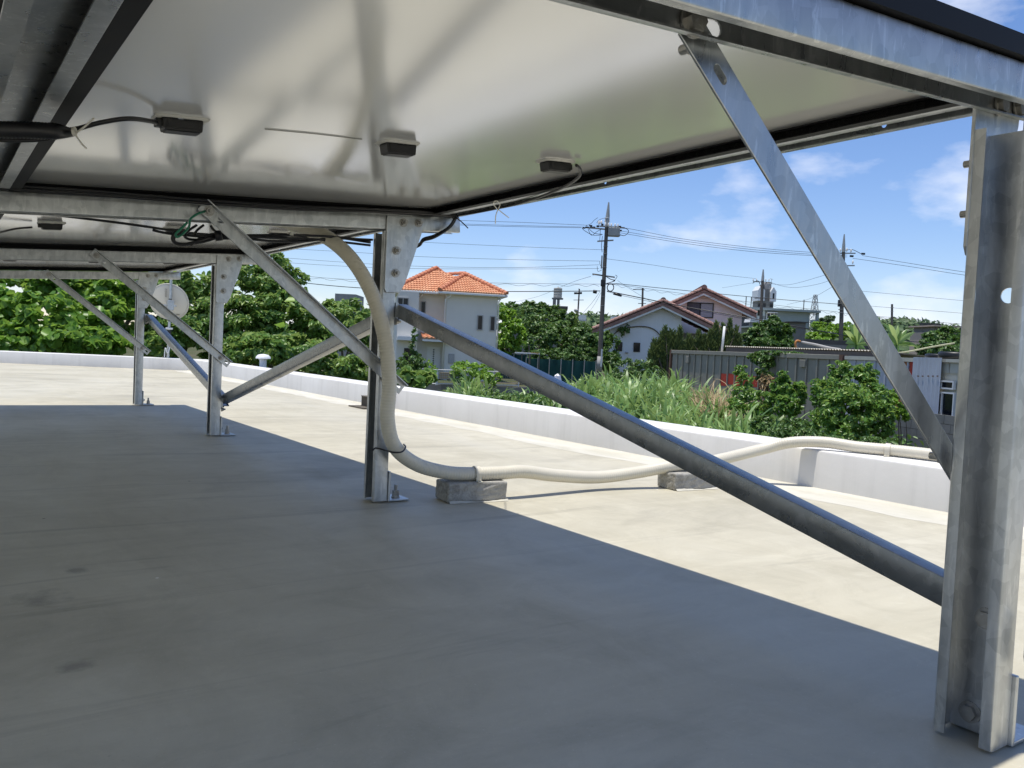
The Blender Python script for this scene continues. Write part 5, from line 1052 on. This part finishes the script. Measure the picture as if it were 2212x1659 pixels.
# beige building at the right edge
bd = 150.0; P = frame(2008, bd, math.radians(2), GZ); k = bd/F
Hs = empty('beige_building', P(0, 0, GZ), 'distant beige flat roofed building at the right edge', 'building'); fbox(P, 0, 9, 0, 8, GZ, zpx(2030, 718, bd)).build('wall', M['wall_beige'], Hs); fbox(P, .6, 9, .8, 8, zpx(2030, 718, bd), zpx(2030, 706, bd)).build('wall', M['concrete'], Hs); fbox(P, -.2, 9.2, -.6, 8.5, zpx(2030, 706, bd), zpx(2030, 703, bd)).build('roof_slab', M['wall_beige'], Hs)
for q in range(4): window(P, Hs, 1.0+q*1.1, 1.5+q*1.1, zpx(2030, 717, bd), zpx(2030, 709, bd), .78, 'frame_grey', fw=.06)

# ================================================================== hills on the skyline
def hill(name, pts, d, depth, seed, mat):
    """skyline given by pixels; a rounded ridge built at distance d"""
    rng = np.random.default_rng(seed); us = np.arange(pts[0][0], pts[-1][0]+1, 6.0); vt = np.interp(us, [p_[0] for p_ in pts], [p_[1] for p_ in pts]); vs = []; nb = 12
    for u, v in zip(us, vt):
        for j in range(nb+1):
            t_ = j/nb; dj = d-depth*.5+depth*t_; z_ = zpx(u, v, d); p_ = ground_uv(u, dj, GZ); hgt = (z_-GZ)*math.sin(min(1, t_*1.02)*math.pi*.5 if t_ < .5 else math.pi*(.5+(t_-.5)*.2))**.8
            if t_ <= .5: hgt = (z_-GZ)*math.sin(t_*math.pi)**.8
            else: hgt = (z_-GZ)*(1-(t_-.5)*.5)
            vs.append((p_.x, p_.y, GZ-.5+hgt+rng.normal()*.35*(d/300)))
    n = len(us); fs = [(i*(nb+1)+j, i*(nb+1)+j+1, (i+1)*(nb+1)+j+1, (i+1)*(nb+1)+j) for i in range(n-1) for j in range(nb)]
    MB().add(vs, fs).build(name, mat, smooth=True, kind='structure')
    V = np.array(vs); k = 2600; ii = rng.integers(0, len(V), k); s_ = d/300; C = V[ii]+rng.normal(size=(k, 3))*np.array([3, 3, .5])*s_; N = unit(rng.normal(size=(k, 3))*.6+np.array([-.3, -.3, 1])); D = unit(rng.normal(size=(k, 3))); D = unit(D-N*(D*N).sum(1, keepdims=True))
    return C, N, D, 2.1*s_*rng.uniform(.5, 1.3, k), rng.beta(2, 2.4, k)
t = NT('hill_green'); v = t.world_coord(); n = t.noise(v, .06, 8, .7); t.set(t.mix(t.ramp(n, [(.35, 0.0), (.65, 1.0)]), (.035, .065, .03), (.085, .125, .055)), .9, 0, .2); M['hill'] = t.m
for (nm, pts, d, dep, sd_) in (('hill', [(1860, 712), (1890, 700), (1905, 695), (1925, 691), (1945, 690), (1965, 693), (1990, 697), (2020, 706), (2060, 712), (2130, 716)], 330, 140, 201), ('hill', [(1150, 700), (1210, 690), (1245, 684), (1275, 680), (1300, 681), (1330, 690), (1380, 700)], 360, 140, 202),
                           ('hill', [(1560, 712), (1640, 712), (1720, 708), (1770, 707), (1830, 706), (1880, 706)], 420, 150, 203), ('hill', [(640, 700), (720, 672), (780, 668), (840, 690), (900, 705)], 420, 150, 204)):
    C, N, D, sz, va = hill(nm, pts, d, dep, sd_, M['hill']); leaf_mesh('far_wood', C, N, D, sz, va, M['leaf_far'], None, 'tuft', label={201: 'wooded hillside at the right edge behind the banana plants', 202: 'distant wooded hill behind the big pole', 203: 'low distant wooded ridge behind the third pole', 204: 'distant wooded hill left of the conduit post'}[sd_], cat='wood', kind='stuff')
for (u0, u1, v, d, lab) in ((1246, 1262, 680, 350, 'white distant building on the hill left of the big pole'), (1318, 1331, 683, 352, 'white distant building on the hill right of the big pole'), (1985, 2024, 697, 335, 'long dark roofed building on the right hill top')):
    P = frame(u0, d-40, 0, GZ); kk = (d-40)/F; z_ = zpx(u0, v, d-40); fbox(P, 0, (u1-u0)*kk, 0, 6, z_-2.2, z_).build('hill_building', M['white_trim'] if 'white' in lab else M['concrete_dark'], label=lab, cat='building')
# ================================================================== containers
rgt = Vector((math.cos(YAW), -math.sin(YAW), 0)); fwd = Vector((math.sin(YAW), math.cos(YAW), 0))
def col_pt(u, d, z): return ground_uv(u, d, z)
CA, CB = col_pt(1449, 34.0, 0), col_pt(1811, 23.0, 0); cdir = (CB-CA).normalized(); cback = Vector((-cdir.y, cdir.x, 0)); cback = cback if cback.dot(fwd) > 0 else -cback
ZC = .86
def cpt(a, b, z): p = CA+cdir*a+cback*b; return Vector((p.x, p.y, z))
def cbox(a0, a1, b0, b1, z0, z1, m=None): return fbox(cpt, a0, a1, b0, b1, z0, z1, m)
CL = (CB-CA).length
def contmat(name, c, rust=.25):
    t = NT(name); v = t.world_coord(); n = t.noise(v, 1.1, 7, .65); c_ = t.mix(t.ramp(n, [(.3, 0.0), (.7, 1.0)]), tuple(x*.85 for x in c), tuple(x*1.12 for x in c))
    r_ = t.noise(t.world_coord((2.5, 2.5, .5)), 1.6, 8, .72); c_ = t.mix(t.ramp(r_, [(.60, 0.0), (.72, rust)]), c_, (.20, .10, .06)); t.set(c_, .62, 0, .35); return t.m
M['cont_grey'] = contmat('grey_container_paint', (.285, .265, .215), .35); M['cont_white'] = contmat('white_container_paint', (.46, .47, .50), .6); M['cont_cream'] = contmat('cream_panel_paint', (.52, .50, .42), .45); M['red_paint'] = contmat('red_paint', (.50, .055, .03), .2); M['cont_rust'] = contmat('rusty_steel', (.16, .085, .055), .8); M['orange_rust'] = contmat('orange_faded', (.38, .15, .05), .5)
C1 = empty('grey_container', cpt(0, 0, GZ), 'long dull grey shipping container with a red paint patch', 'container', 'old shipping containers')
cbox(.05, CL-.05, .06, 2.4, GZ+.02, ZC-.04).build('container_shell', M['cont_grey'], C1)
NP = 21; pw = CL/NP
for q in range(NP):
    cbox(q*pw+.035, (q+1)*pw-.035, .030, .058, GZ+.25, ZC-.14).build('wall_panel', M['cont_grey'], C1)
    cbox((q+1)*pw-.033, (q+1)*pw+.033, -.012, .058, GZ+.25, ZC-.14).build('rib', M['cont_grey'], C1)
cbox(0, CL, -.03, .10, ZC-.138, ZC).build('top_rail', M['cont_grey'], C1, bevel=.01); cbox(0, CL, -.03, .10, GZ+.02, GZ+.248).build('bottom_rail', M['cont_rust'], C1)
cbox(-.12, -.002, -.04, .14, GZ, ZC+.01).build('corner_post', M['cont_rust'], C1); cbox(CL+.002, CL+.16, -.04, .14, GZ, ZC+.01).build('corner_post', M['cont_rust'], C1)
cbox(-.01, CL+.01, .10, 2.45, ZC-.035, ZC-.005).build('roof_sheet', M['cont_grey'], C1)
def a_of(u):                       # distance along the container front for a column of the view
    w = ray(u, 780); n_ = cback; t_ = (CA-CAM).dot(n_)/Vector((w.x, w.y, 0)).dot(n_); p = CAM+w*t_; return (Vector((p.x, p.y, 0))-Vector((CA.x, CA.y, 0))).dot(cdir)
def z_of(u, v):
    w = ray(u, v); t_ = (CA-CAM).dot(cback)/Vector((w.x, w.y, 0)).dot(cback); return (CAM+w*t_).z
# red painted patch, panel by panel, and between the ribs
ra0, ra1 = a_of(1558), a_of(1675); zr1, zr0 = z_of(1600, 810), z_of(1600, 833)
for q in range(NP):
    x0, x1 = max(ra0, q*pw+.036), min(ra1, (q+1)*pw-.036)
    if x1 > x0+.05: cbox(x0, x1, .0265, .0295, zr0-.04*(q % 3), zr1+.02*(q % 2)).build('red_patch', M['red_paint'], C1)
for u, v0, v1, w_ in ((1483, 769, 784, .26), (1730, 777, 793, .30)): a = a_of(u); cbox(a, a+w_, -.05, .028, z_of(u, v1), z_of(u, v0)).build('vent_cover', M['cont_cream'] if False else M['cont_grey'], C1, bevel=.01)
# second, white container and its rusty end, cream panelled store after it
L2 = 2.9; A2 = CL+.24
C2 = empty('white_container', cpt(A2, 0, GZ), 'faded white and rusty container behind the glossy bush', 'container', 'old shipping containers')
cbox(A2+.02, A2+L2-.02, .06, 2.4, GZ+.02, ZC-.05).build('container_shell', M['cont_white'], C2)
n2 = 7
for q in range(n2):
    w_ = L2/n2; cbox(A2+q*w_+.03, A2+(q+1)*w_-.03, .03, .058, GZ+.25, ZC-.12).build('wall_panel', M['cont_white'] if q < 5 else M['orange_rust'], C2); cbox(A2+(q+1)*w_-.028, A2+(q+1)*w_+.028, .0, .058, GZ+.25, ZC-.12).build('rib', M['cont_white'], C2)
cbox(A2, A2+L2, -.03, .1, ZC-.118, ZC-.02).build('top_rail', M['cont_cream'], C2); cbox(A2+L2+.002, A2+L2+.17, -.05, .15, GZ, ZC-.02).build('corner_post', M['cont_rust'], C2); cbox(A2, A2+L2, -.02, .1, GZ+.02, GZ+.248).build('bottom_rail', M['cont_rust'], C2); cbox(A2, A2+L2, .1, 2.4, ZC-.045, ZC-.022).build('roof_sheet', M['cont_white'], C2)
A3 = A2+L2+.18; L3 = 9.0
C3 = empty('panel_store', cpt(A3, 0, GZ), 'cream panelled store with corrugated white sheet and dark windows at right', 'store')
az = ZC-.02; zs = z_of(2050, 806)
cbox(A3, A3+L3, .08, 3.0, GZ+.02, az-.05).build('store_shell', M['cont_cream'], C3); nn_ = 24
for q in range(nn_):
    w_ = L3/nn_
    cbox(A3+q*w_+.012, A3+(q+1)*w_-.012, .045, .078, zs, az-.08).build('wall_panel', M['cont_cream'], C3)
cbox(A3, A3+L3, -.02, .12, az-.078, az).build('top_rail', M['cont_cream'], C3); cbox(A3, A3+L3, .12, 3.05, az-.045, az-.02).build('roof_sheet', M['cont_cream'], C3)
a = a_of(1964); cbox(a, a+.14, .02, .044, z_of(1964, 830), az-.082).build('red_stripe', M['red_paint'], C3)
# corrugated sheet
s0, s1 = a_of(1977), a_of(2040); vs = []; n = 60; zt_, zb_ = az+.02, z_of(2010, 905)
for q in range(n+1): a = s0+(s1-s0)*q/n; b = -.06+.016*math.cos(q*math.pi*.75); vs += [cpt(a, b, zt_), cpt(a, b, zb_)]
M['sheet_white'] = contmat('white_sheet', (.50, .54, .60), .15)
MB().add(vs, [(2*q, 2*q+1, 2*q+3, 2*q+2) for q in range(n)]).build('corrugated_sheet', M['sheet_white'], C3, smooth=True)
for u in (1990, 2000, 2012, 2022, 2032): a = a_of(u); cbox(a, a+.05, -.085, -.078, z_of(u, 814), z_of(u, 811.5)).build('sheet_screw', M['cont_rust'], C3)
w0, w1 = a_of(2038), a_of(2090); 
def swin(u0, u1, v0, v1):
    window(cpt, C3, a_of(u0), a_of(u1), z_of(u0, v1), z_of(u0, v0), .03, 'white_trim', fw=.035)
swin(2038, 2063, 825, 837); swin(2028, 2040, 850, 902); swin(2042, 2066, 850, 902); swin(2040, 2066, 907, 914); swin(2012, 2017, 855, 868)
# tyres on the roof of the store
def tyre(c, R, w, label):
    E = empty('tyre', c, label, 'tyre', 'old tyres on the store roof'); pr = [(R*.62, 0), (R*.86, 0), (R*.97, w*.12), (R, w*.3), (R, w*.7), (R*.97, w*.88), (R*.86, w), (R*.62, w), (R*.58, w*.8), (R*.58, w*.2), (R*.62, 0)]
    n_ = 26; vs = [Vector(c)+Vector((r*math.cos(6.2832*q/n_), r*math.sin(6.2832*q/n_), h)) for r, h in pr for q in range(n_)]; fs = [(i*n_+q, i*n_+(q+1) % n_, (i+1)*n_+(q+1) % n_, (i+1)*n_+q) for i in range(len(pr)-1) for q in range(n_)]
    MB().add(vs, fs).build('tread', M['black_plastic'], E, smooth=50); MB().lathe(c, [(R*.57, w*.3), (R*.57, w*.36)], 20).build('wheel_disc', M['cont_rust'], E)
tyre(cpt(a_of(1990), .55, az+.0), .36, .12, 'old tyre lying on the store roof behind the corrugated sheet'); tyre(cpt(a_of(2034), .35, az+.0), .36, .17, 'old tyre lying on the store roof nearest the right post')
# shed roof of corrugated sheet above the containers
SR = empty('shed_roof', cpt(5, 2.4, ZC), 'low corrugated shed roof edge running above the containers', 'roof')
def z_ofb(u, v, b):
    w = ray(u, v); t_ = ((CA+cback*b)-CAM).dot(cback)/Vector((w.x, w.y, 0)).dot(cback); return CAM+w*t_
p0, p1 = z_ofb(1566, 748, 1.2), z_ofb(1900, 758, 1.2); n = 260; vs = []
for q in range(n+1):
    f_ = q/n; p_ = p0.lerp(p1, f_); wv = .022*math.cos(q*math.pi*.5); vs += [p_+Vector((0, 0, wv)), p_+cback*4.5+Vector((0, 0, wv-.25))]
MB().add(vs, [(2*q, 2*q+1, 2*q+3, 2*q+2) for q in range(n)]).build('corrugated_sheet', plain('fibre_roof', (.40, .38, .32), .8, 0, .3, .25, 3), SR, smooth=True)
dv = p1-p0; MB().obox(p0+Vector((0, 0, -.30))+cback*.05, dv, cback*.08, (0, 0, .26)).build('fascia', M['concrete_dark'], SR); 
zpole = z_ofb(1560, 745, 1.0); MB().cyl((zpole.x, zpole.y, ZC-.04), at(1565, 705, (zpole-CAM).dot(CF)), .045, 8).build('white_post', M['white_trim'], smooth=True, label='thin white post rising at the left end of the shed roof', cat='post')
# concrete block wall below the store windows
BWa = a_of(1936); bw = empty('block_wall', cpt(BWa, -.9, GZ), 'stained concrete block wall behind the dry weeds at right', 'wall')
cbox(BWa, BWa+6, -.86, -.74, GZ, z_of(1960, 880)-.02).build('wall_core', M['concrete_dark'], bw)
bm_ = None; zt_ = z_of(1960, 880); bh = .19; bl_ = .39; rows = int((zt_-GZ)/(bh+.01)); 
for r in range(rows):
    for q in range(15):
        a = BWa+q*(bl_+.01)-(.2 if r % 2 else 0); z_ = zt_-(r+1)*(bh+.01); x0 = max(a, BWa)
        o = cbox(x0, a+bl_, -.9, -.858, z_, z_+bh)
        if bm_ is None or x0 != a: o = o.build('block', M['concrete'], bw); bm_ = bm_ or (o.data, a, z_) if x0 == a else bm_
        else:
            me, a_, zz_ = bm_; oo = bpy.data.objects.new('block', me); col.objects.link(oo); oo.parent = bw; sh = cdir*(a-a_); oo.location = (sh.x, sh.y, z_-zz_)

# ================================================================== utility poles
def pole(label, u_top, v_top, u_b, d, r, spike_v=None, zb=GZ, group='concrete utility poles'):
    tp = at(u_top, v_top, d); b = ground_uv(u_b, d, zb); tp = Vector((b.x*.35+tp.x*.65, b.y*.35+tp.y*.65, tp.z)) if False else Vector((tp.x, tp.y, tp.z))
    E = empty('utility_pole', b, label, 'utility pole', group)
    MB().tube([b, b.lerp(tp, .5), tp], [r*1.25, r*1.05, r*.85], 14).build('shaft', M['pole'], E, smooth=40)
    return E, b, tp
def arm(E, c, half, dz=.0, rz=0, t_=.05, name='crossarm', mat='pole_light'):
    ax = (rgt*math.cos(rz)+fwd*math.sin(rz)); c = Vector(c); m = MB().obox(c-ax*half+Vector((0, 0, -t_)), ax*2*half+Vector((0, 0, dz)), fwd*.08, (0, 0, 2*t_)); return m.build(name, M[mat], E)
def insul(E, p_, h=.22, r=.07):
    MB().lathe(p_, [(r*.35, 0), (r*.35, h*.3), (r, h*.35), (r*.55, h*.55), (r*.95, h*.6), (r*.5, h*.8), (r*.7, h*.85), (r*.3, h)], 10).build('insulator', M['insulator'], E, smooth=40)
d1 = 60.0; k1 = d1/F
E, b1, t1 = pole('tall main utility pole with transformer box in the centre of the view', 1310.6, 487, 1292, d1, .15)
def pp(v, du=0, dd=0):            # a point on or beside the main pole at view row v
    f_ = (v-487)/(850-487); u = 1310.6+(1292-1310.6)*f_; return at(u+du, v, d1+dd)
MB().tube([pp(490), at(1312.8, 466, d1), at(1315, 437, d1)], [.16, .15, .05], 10).build('spike', M['transformer'], E, smooth=40)
MB().cyl(pp(470), pp(472), .17, 12).build('spike_band', M['insulator'], E)
o = MB().obox(pp(509, 4, -.25), rgt*.86, fwd*.6, (0, 0, .62)).build('transformer', M['transformer'], E, bevel=.05)
for du in (-3, 4, 10, 18, 24): insul(E, pp(490+du*.1, du, -.2), .3, .08)
for du, v in ((-17, 486), (-12, 485), (-3, 482), (4, 482)): insul(E, pp(v, du, 0), .30, .10)
arm(E, pp(493, -6), 1.25, -.12, 0, .05); arm(E, pp(491, 12), 1.0, .05, .3, .05); arm(E, pp(522.5, -1), .62, .17, .25, .05); arm(E, pp(593, -1), .82, -.16, 0, .05); arm(E, pp(614, 10), .55, .05, .2, .04)
MB().obox(pp(580, -8, -.05), rgt*.09, fwd*.09, (0, 0, 28*k1)).build('riser_box', M['pole_light'], E)
for v in (532, 548, 577, 606, 640, 660): MB().cyl(pp(v), pp(v+.8), .165, 12).build('band', M['pole_light'], E)
MB().tube([pp(770), pp(802)], .192, 14).build('lower_band', M['pole_light'], E, smooth=True)
MB().obox(pp(792, 1.5, -.25), rgt*.12, fwd*.05, (0, 0, 38*k1)).build('number_plate', M['insulator'], E)
rnd = random.Random(12)
for (pts, r) in (([(-9, 494), (-20, 500), (-32, 508), (-40, 494)], .02), ([(-8, 507), (-28, 508), (-46, 499), (-53, 493)], .02), ([(-9, 506), (-25, 504), (-36, 496), (-40, 490)], .02), ([(18, 492), (35, 492), (46, 496), (47, 503), (38, 509), (26, 505), (18, 500)], .024), ([(16, 500), (22, 508), (28, 511), (31, 507)], .02),
                   ([(-20, 470), (-28, 476), (-34, 483), (-45, 488)], .016), ([(-3, 471), (-10, 472), (-18, 476), (-22, 482)], .016), ([(-8, 510), (-9, 530), (-7, 545)], .02), ([(-13, 495), (-13.5, 520)], .016), ([(-4, 596), (-14, 593), (-25, 594)], .03), ([(4, 597), (14, 603), (24, 606), (14, 610), (6, 612)], .03), ([(-11, 564), (-10, 572), (-5, 578)], .016), ([(-16, 575), (-14, 586), (-6, 583)], .016), ([(16, 610), (24, 604), (28, 597), (24, 594)], .02)):
    MB().tube(spline([pp(v, du) for du, v in pts], 6), r, 6).build('jumper_wire', M['cable'], E, smooth=True)
ring = [pp(621+8*math.sin(a), 15+7*math.cos(a)) for a in np.linspace(0, 6.283, 22)]; MB().tube(ring, .035, 6).build('cable_coil', M['cable'], E, smooth=True)
MB().obox(pp(618, -6, -.2), rgt*.3, fwd*.3, (0, 0, .5)).build('closure_box', M['black_plastic'], E, bevel=.05)
for du, v, w_, h_ in ((-52, 492, .22, .10), (-46, 491, .25, .12), (-38, 487, .24, .10), (-36, 491, .24, .12), (-30, 491, .2, .12), (-22, 489, .2, .14), (-12, 486, .18, .16), (24, 490, .26, .14), (27, 498, .22, .12), (22, 502, .22, .12)): MB().obox(pp(v+1.5, du), rgt*w_, fwd*.12, (0, 0, h_)).build('line_clamp', M['cable'], E, bevel=.03)
MB().tube([pp(629.5, -22), pp(631, -14)], .13, 10).build('splice_case', M['black_plastic'], E, smooth=True); o = MB(); o.tube([pp(633.5, -63), pp(633, -46)], .075, 8); o.build('splice_case', M['black_plastic'], E, smooth=True); o = MB(); o.tube([pp(634, 22), pp(639, 40)], .085, 8); o.build('splice_case', M['black_plastic'], E, smooth=True)
# second pole before the grey green building
d2 = 75.0
E, b2, t2 = pole('utility pole standing before the grey green building tower', 1647.3, 607, 1637, d2, .15)
MB().tube([t2, at(1648, 598, d2), at(1648.8, 582, d2)], [.14, .12, .05], 10).build('spike', M['transformer'], E, smooth=40); arm(E, at(1646, 609, d2), .8, .0, 0, .04); arm(E, at(1644, 645, d2), .6, .1, .2, .04)
for u in (1627, 1634, 1654, 1661): insul(E, at(u, 608, d2), .25, .07)
MB().tube(spline([at(1626, 612, d2), at(1632, 608, d2), at(1638, 607, d2), at(1642, 615, d2), at(1644, 622, d2)], 5), .03, 6).build('jumper_wire', M['cable'], E, smooth=True); MB().tube(spline([at(1653, 614, d2), at(1657, 610, d2), at(1663, 610, d2), at(1668, 612, d2)], 5), .03, 6).build('jumper_wire', M['cable'], E, smooth=True)
# third pole by the knee brace
d3 = 60.0
E, b3, t3 = pole('tall utility pole partly hidden behind the near knee brace', 1822, 545, 1812, d3, .14)
MB().tube([t3, at(1822.6, 530, d3), at(1823.8, 506, d3)], [.13, .11, .04], 10).build('spike', M['transformer'], E, smooth=40); arm(E, at(1832, 547.5, d3), .55, .04, 0, .04); arm(E, at(1833, 574.5, d3), .45, .05, 0, .04)
for u, v in ((1815, 545), (1829, 544), (1838, 546), (1842, 571)): insul(E, at(u, v, d3), .28, .08)
for u, v in ((1861, 550), (1836, 555)): MB().obox(at(u, v, d3), rgt*.28, fwd*.1, (0, 0, .14)).build('line_clamp', M['cable'], E, bevel=.03)
MB().tube(spline([at(1824, 541, d3), at(1840, 539, d3), at(1854, 545, d3), at(1861, 549, d3)], 5), .02, 6).build('jumper_wire', M['cable'], E, smooth=True); MB().obox(at(1812, 662, d3), rgt*.25, fwd*.3, (0, 0, .5)).build('closure_box', M['black_plastic'], E, bevel=.04)
for v in (655, 668, 675): MB().cyl(at(1816, v, d3), at(1816, v+1, d3), .17, 12).build('band', M['pole_light'], E)
# small poles
E, b4, t4 = pole('thin lattice armed pole with a white dish above the dark tree', 1251.5, 624, 1240, 88, .09); arm(E, at(1250, 648.5, 88), .55, .05, 0, .03); arm(E, at(1250, 624, 88), .05, .0, 0, .02); arm(E, at(1256, 692, 88), .62, .05, 0, .03)
o = MB().lathe((0, 0, 0), [(.28, 0), (.16, .06), (.02, .08)], 14).build('dish', M['insulator'], E, rel=False, smooth=True); o.location = at(1245, 671, 87.6)-b4; o.rotation_euler = (math.radians(60), 0, math.radians(120))
E, b5, t5 = pole('brown pole with double arms behind the white house roof', 1388.5, 622, 1384, 105, .14); arm(E, at(1380, 626, 105), .75, .05, 0, .04, mat='pole'); arm(E, at(1387, 656, 105), .5, .05, 0, .04, mat='pole')
E, b6, t6 = pole('short bare brown pole among the banana plants', 1927, 657, 1925, 70, .10)
for v in (664, 672): MB().cyl(at(1927, v, 70), at(1927, v+.8, 70), .12, 10).build('band', M['pole_light'], E)
E, b7, t7 = pole('thin white post standing in front of the net fence under bright tree', 1143, 745, 1142, 50, .035)
# lattice pylon far behind
pl = empty('lattice_pylon', ground_uv(1752, 240, GZ), 'distant pale lattice pylon behind the grey green building', 'pylon'); m = MB(); zt_, zb_ = zpx(1752, 637, 240), GZ; c0 = ground_uv(1752, 240, 0)
def leg(t_, sx, sy): w_ = 2.3*(1-t_)+.35*t_; return Vector((c0.x+sx*w_, c0.y+sy*w_, zb_+(zt_-zb_)*t_))
for sx in (-1, 1):
    for sy in (-1, 1): m.tube([leg(0, sx, sy), leg(1, sx, sy)], .09, 5)
for q in range(12):
    ta, tb = q/12, (q+1)/12
    for sx, sy, ex_, ey_ in ((-1, -1, 1, -1), (1, -1, 1, 1), (1, 1, -1, 1), (-1, 1, -1, -1)): m.tube([leg(ta, sx, sy), leg(tb, ex_, ey_)], .06, 4); m.tube([leg(ta, ex_, ey_), leg(tb, sx, sy)], .06, 4); m.tube([leg(tb, sx, sy), leg(tb, ex_, ey_)], .06, 4)
m.build('lattice', M['wire'], pl)

# ================================================================== overhead wires
def wire(label, pts, r=.014, mat='cable', twist=False, group='overhead wires'):
    P_ = spline([at(u, v, d) for u, v, d in pts], 10); m = MB().tube(P_, r, 5)
    if twist:
        L_ = 0; q = []
        for a, b in zip(P_, P_[1:]):
            for j in range(6): f_ = j/6; p_ = a.lerp(b, f_); q.append(p_)
        q = [p_+Vector((0, 0, -.11+.07*math.sin(i*.55))) for i, p_ in enumerate(q)]; m.tube(q, r*.8, 4)
    return m.build('power_line', M[mat], smooth=True, label=label, cat='wire', group=group)
wire('topmost of the wires running left from the main pole', [(860, 471, 66), (990, 476, 64), (1130, 480.5, 62), (1270, 486.5, 60)]); wire('second high wire running left from the main pole', [(860, 479, 66), (990, 483.5, 64), (1130, 487.5, 62), (1262, 490.5, 60)]); wire('third high wire left of the main pole, close under the second', [(860, 482, 66), (990, 486, 64), (1130, 490, 62), (1256, 492, 60)])
wire('single wire with small bead left of the main pole', [(740, 514, 68), (910, 523, 65), (1100, 532, 62), (1305, 539.7, 60)], .012)
wire('upper of the paired wires crossing above the orange roof', [(600, 536, 70), (772, 545.4, 67), (894, 553.7, 65), (1100, 560.5, 62), (1296, 564, 60)], .012); wire('rising wire just above the orange roof ridge', [(600, 556, 70), (737, 566, 68), (885, 574.5, 65), (1104, 578, 62), (1294, 572, 60)], .012); wire('lower straight wire just above the orange roof ridge', [(600, 566, 70), (737, 574.7, 68), (885, 580, 65), (1104, 581, 62), (1294, 580, 60)], .012)
wire('twisted messenger wire left of the main pole over the orange roof', [(560, 585, 70), (737, 602.7, 68), (1052, 611, 62), (1297, 613.7, 60)], .013, twist=True); wire('thick black cable bundle left of the main pole at eave height', [(560, 600, 70), (737, 619, 68), (900, 627, 65), (1092, 629.7, 62), (1297, 628.5, 60)], .030)
wire('topmost wire from the main pole to the third pole', [(1330, 489, 60), (1375, 497, 60), (1474.6, 516, 60), (1620, 534, 60), (1751, 545, 60), (1822, 548, 60)]); wire('second wire from the main pole to the third pole', [(1336, 498, 60), (1474.6, 520.5, 60), (1620, 538.5, 60), (1751, 549, 60), (1830, 551, 60)]); wire('third wire from the main pole to the third pole', [(1334, 502, 60), (1474.6, 525, 60), (1620, 543, 60), (1751, 552, 60), (1830, 555, 60)])
wire('upper wire running right from the third pole', [(1862, 552, 60), (1960, 568, 59), (2079.6, 587, 58), (2220, 606, 57)]); wire('lower wire running right from the third pole', [(1842, 558, 60), (1960, 575, 59), (2079.6, 593.7, 58), (2220, 612, 57)])
wire('thin wire with white bead sloping right to the second pole', [(1310, 559, 60), (1400, 571, 63), (1514, 588.3, 68), (1634, 602, 75)], .012); wire('bundle wire from main pole over the pink roof to third pole', [(1330, 612.4, 60), (1474.6, 627, 62), (1640, 643, 62), (1811, 657, 60)], .022); wire('twisted wire below the bundle over the pink roof', [(1330, 614, 60), (1474, 634, 63), (1640, 655, 62), (1811, 674, 60)], .012, twist=True)
wire('thick black cable sagging in front of the pink house', [(1311, 628.5, 60), (1355, 637.5, 60), (1474, 661.5, 60), (1560, 676.5, 59), (1641, 691, 58), (1761, 713, 57), (1808, 721, 60)], .034); wire('thin cable just under the thick one by the pink house', [(1311, 630, 60), (1355, 641, 60), (1474, 665.5, 60), (1560, 680, 59), (1641, 694.5, 58), (1761, 715, 57)], .014); wire('black cable continuing right from the third pole past bananas', [(1755, 712, 57), (1790, 719, 58), (1850, 727, 55), (1930, 735, 50), (2060, 744, 44)], .026)
wire('upper sagging wire between second and third pole', [(1660, 612, 75), (1690, 615.5, 72), (1720, 612, 68), (1788, 592, 62), (1818, 578, 60)], .012); wire('lower sagging wire between second and third pole', [(1665, 610, 75), (1690, 618, 72), (1720, 621, 68), (1770, 613, 63), (1816, 596, 60)], .012)
wire('wire crossing from the lattice pylon side up to the third pole', [(1700, 658, 90), (1750, 645, 78), (1797, 620, 66), (1817, 606, 60)], .012); wire('upper thin wire right of the knee brace', [(1822, 622, 60), (1861, 628.7, 60), (1960, 638, 58), (2076, 649, 56), (2220, 660, 54)], .011); wire('middle thin wire right of the knee brace', [(1822, 656, 60), (1878, 661, 60), (1980, 669, 58), (2071, 676, 56), (2220, 690, 54)], .011); wire('twisted bundle low right of the knee brace over the hill', [(1820, 676, 60), (1891, 683, 60), (1980, 690, 58), (2041, 697, 56), (2220, 712, 54)], .012, twist=True)
wire('wire rising left from the second pole over the pink roof', [(1560, 622, 90), (1590, 617, 84), (1627, 611, 75)], .012); wire('service wire falling from the main pole towards the white house', [(1334, 606, 60), (1370, 630, 64), (1420, 660, 68), (1470, 690, 69)], .010); wire('service wires fanning down left of the main pole', [(1296, 630, 60), (1278, 655, 64), (1258, 678, 80)], .012); wire('second service wire fanning down left of the main pole', [(1298, 632, 60), (1284, 658, 64), (1265, 684, 80)], .010); wire('long thin wire rising across the water tank to the main pole', [(1090, 657, 120), (1160, 641, 95), (1230, 612, 75), (1276, 597, 60)], .014)
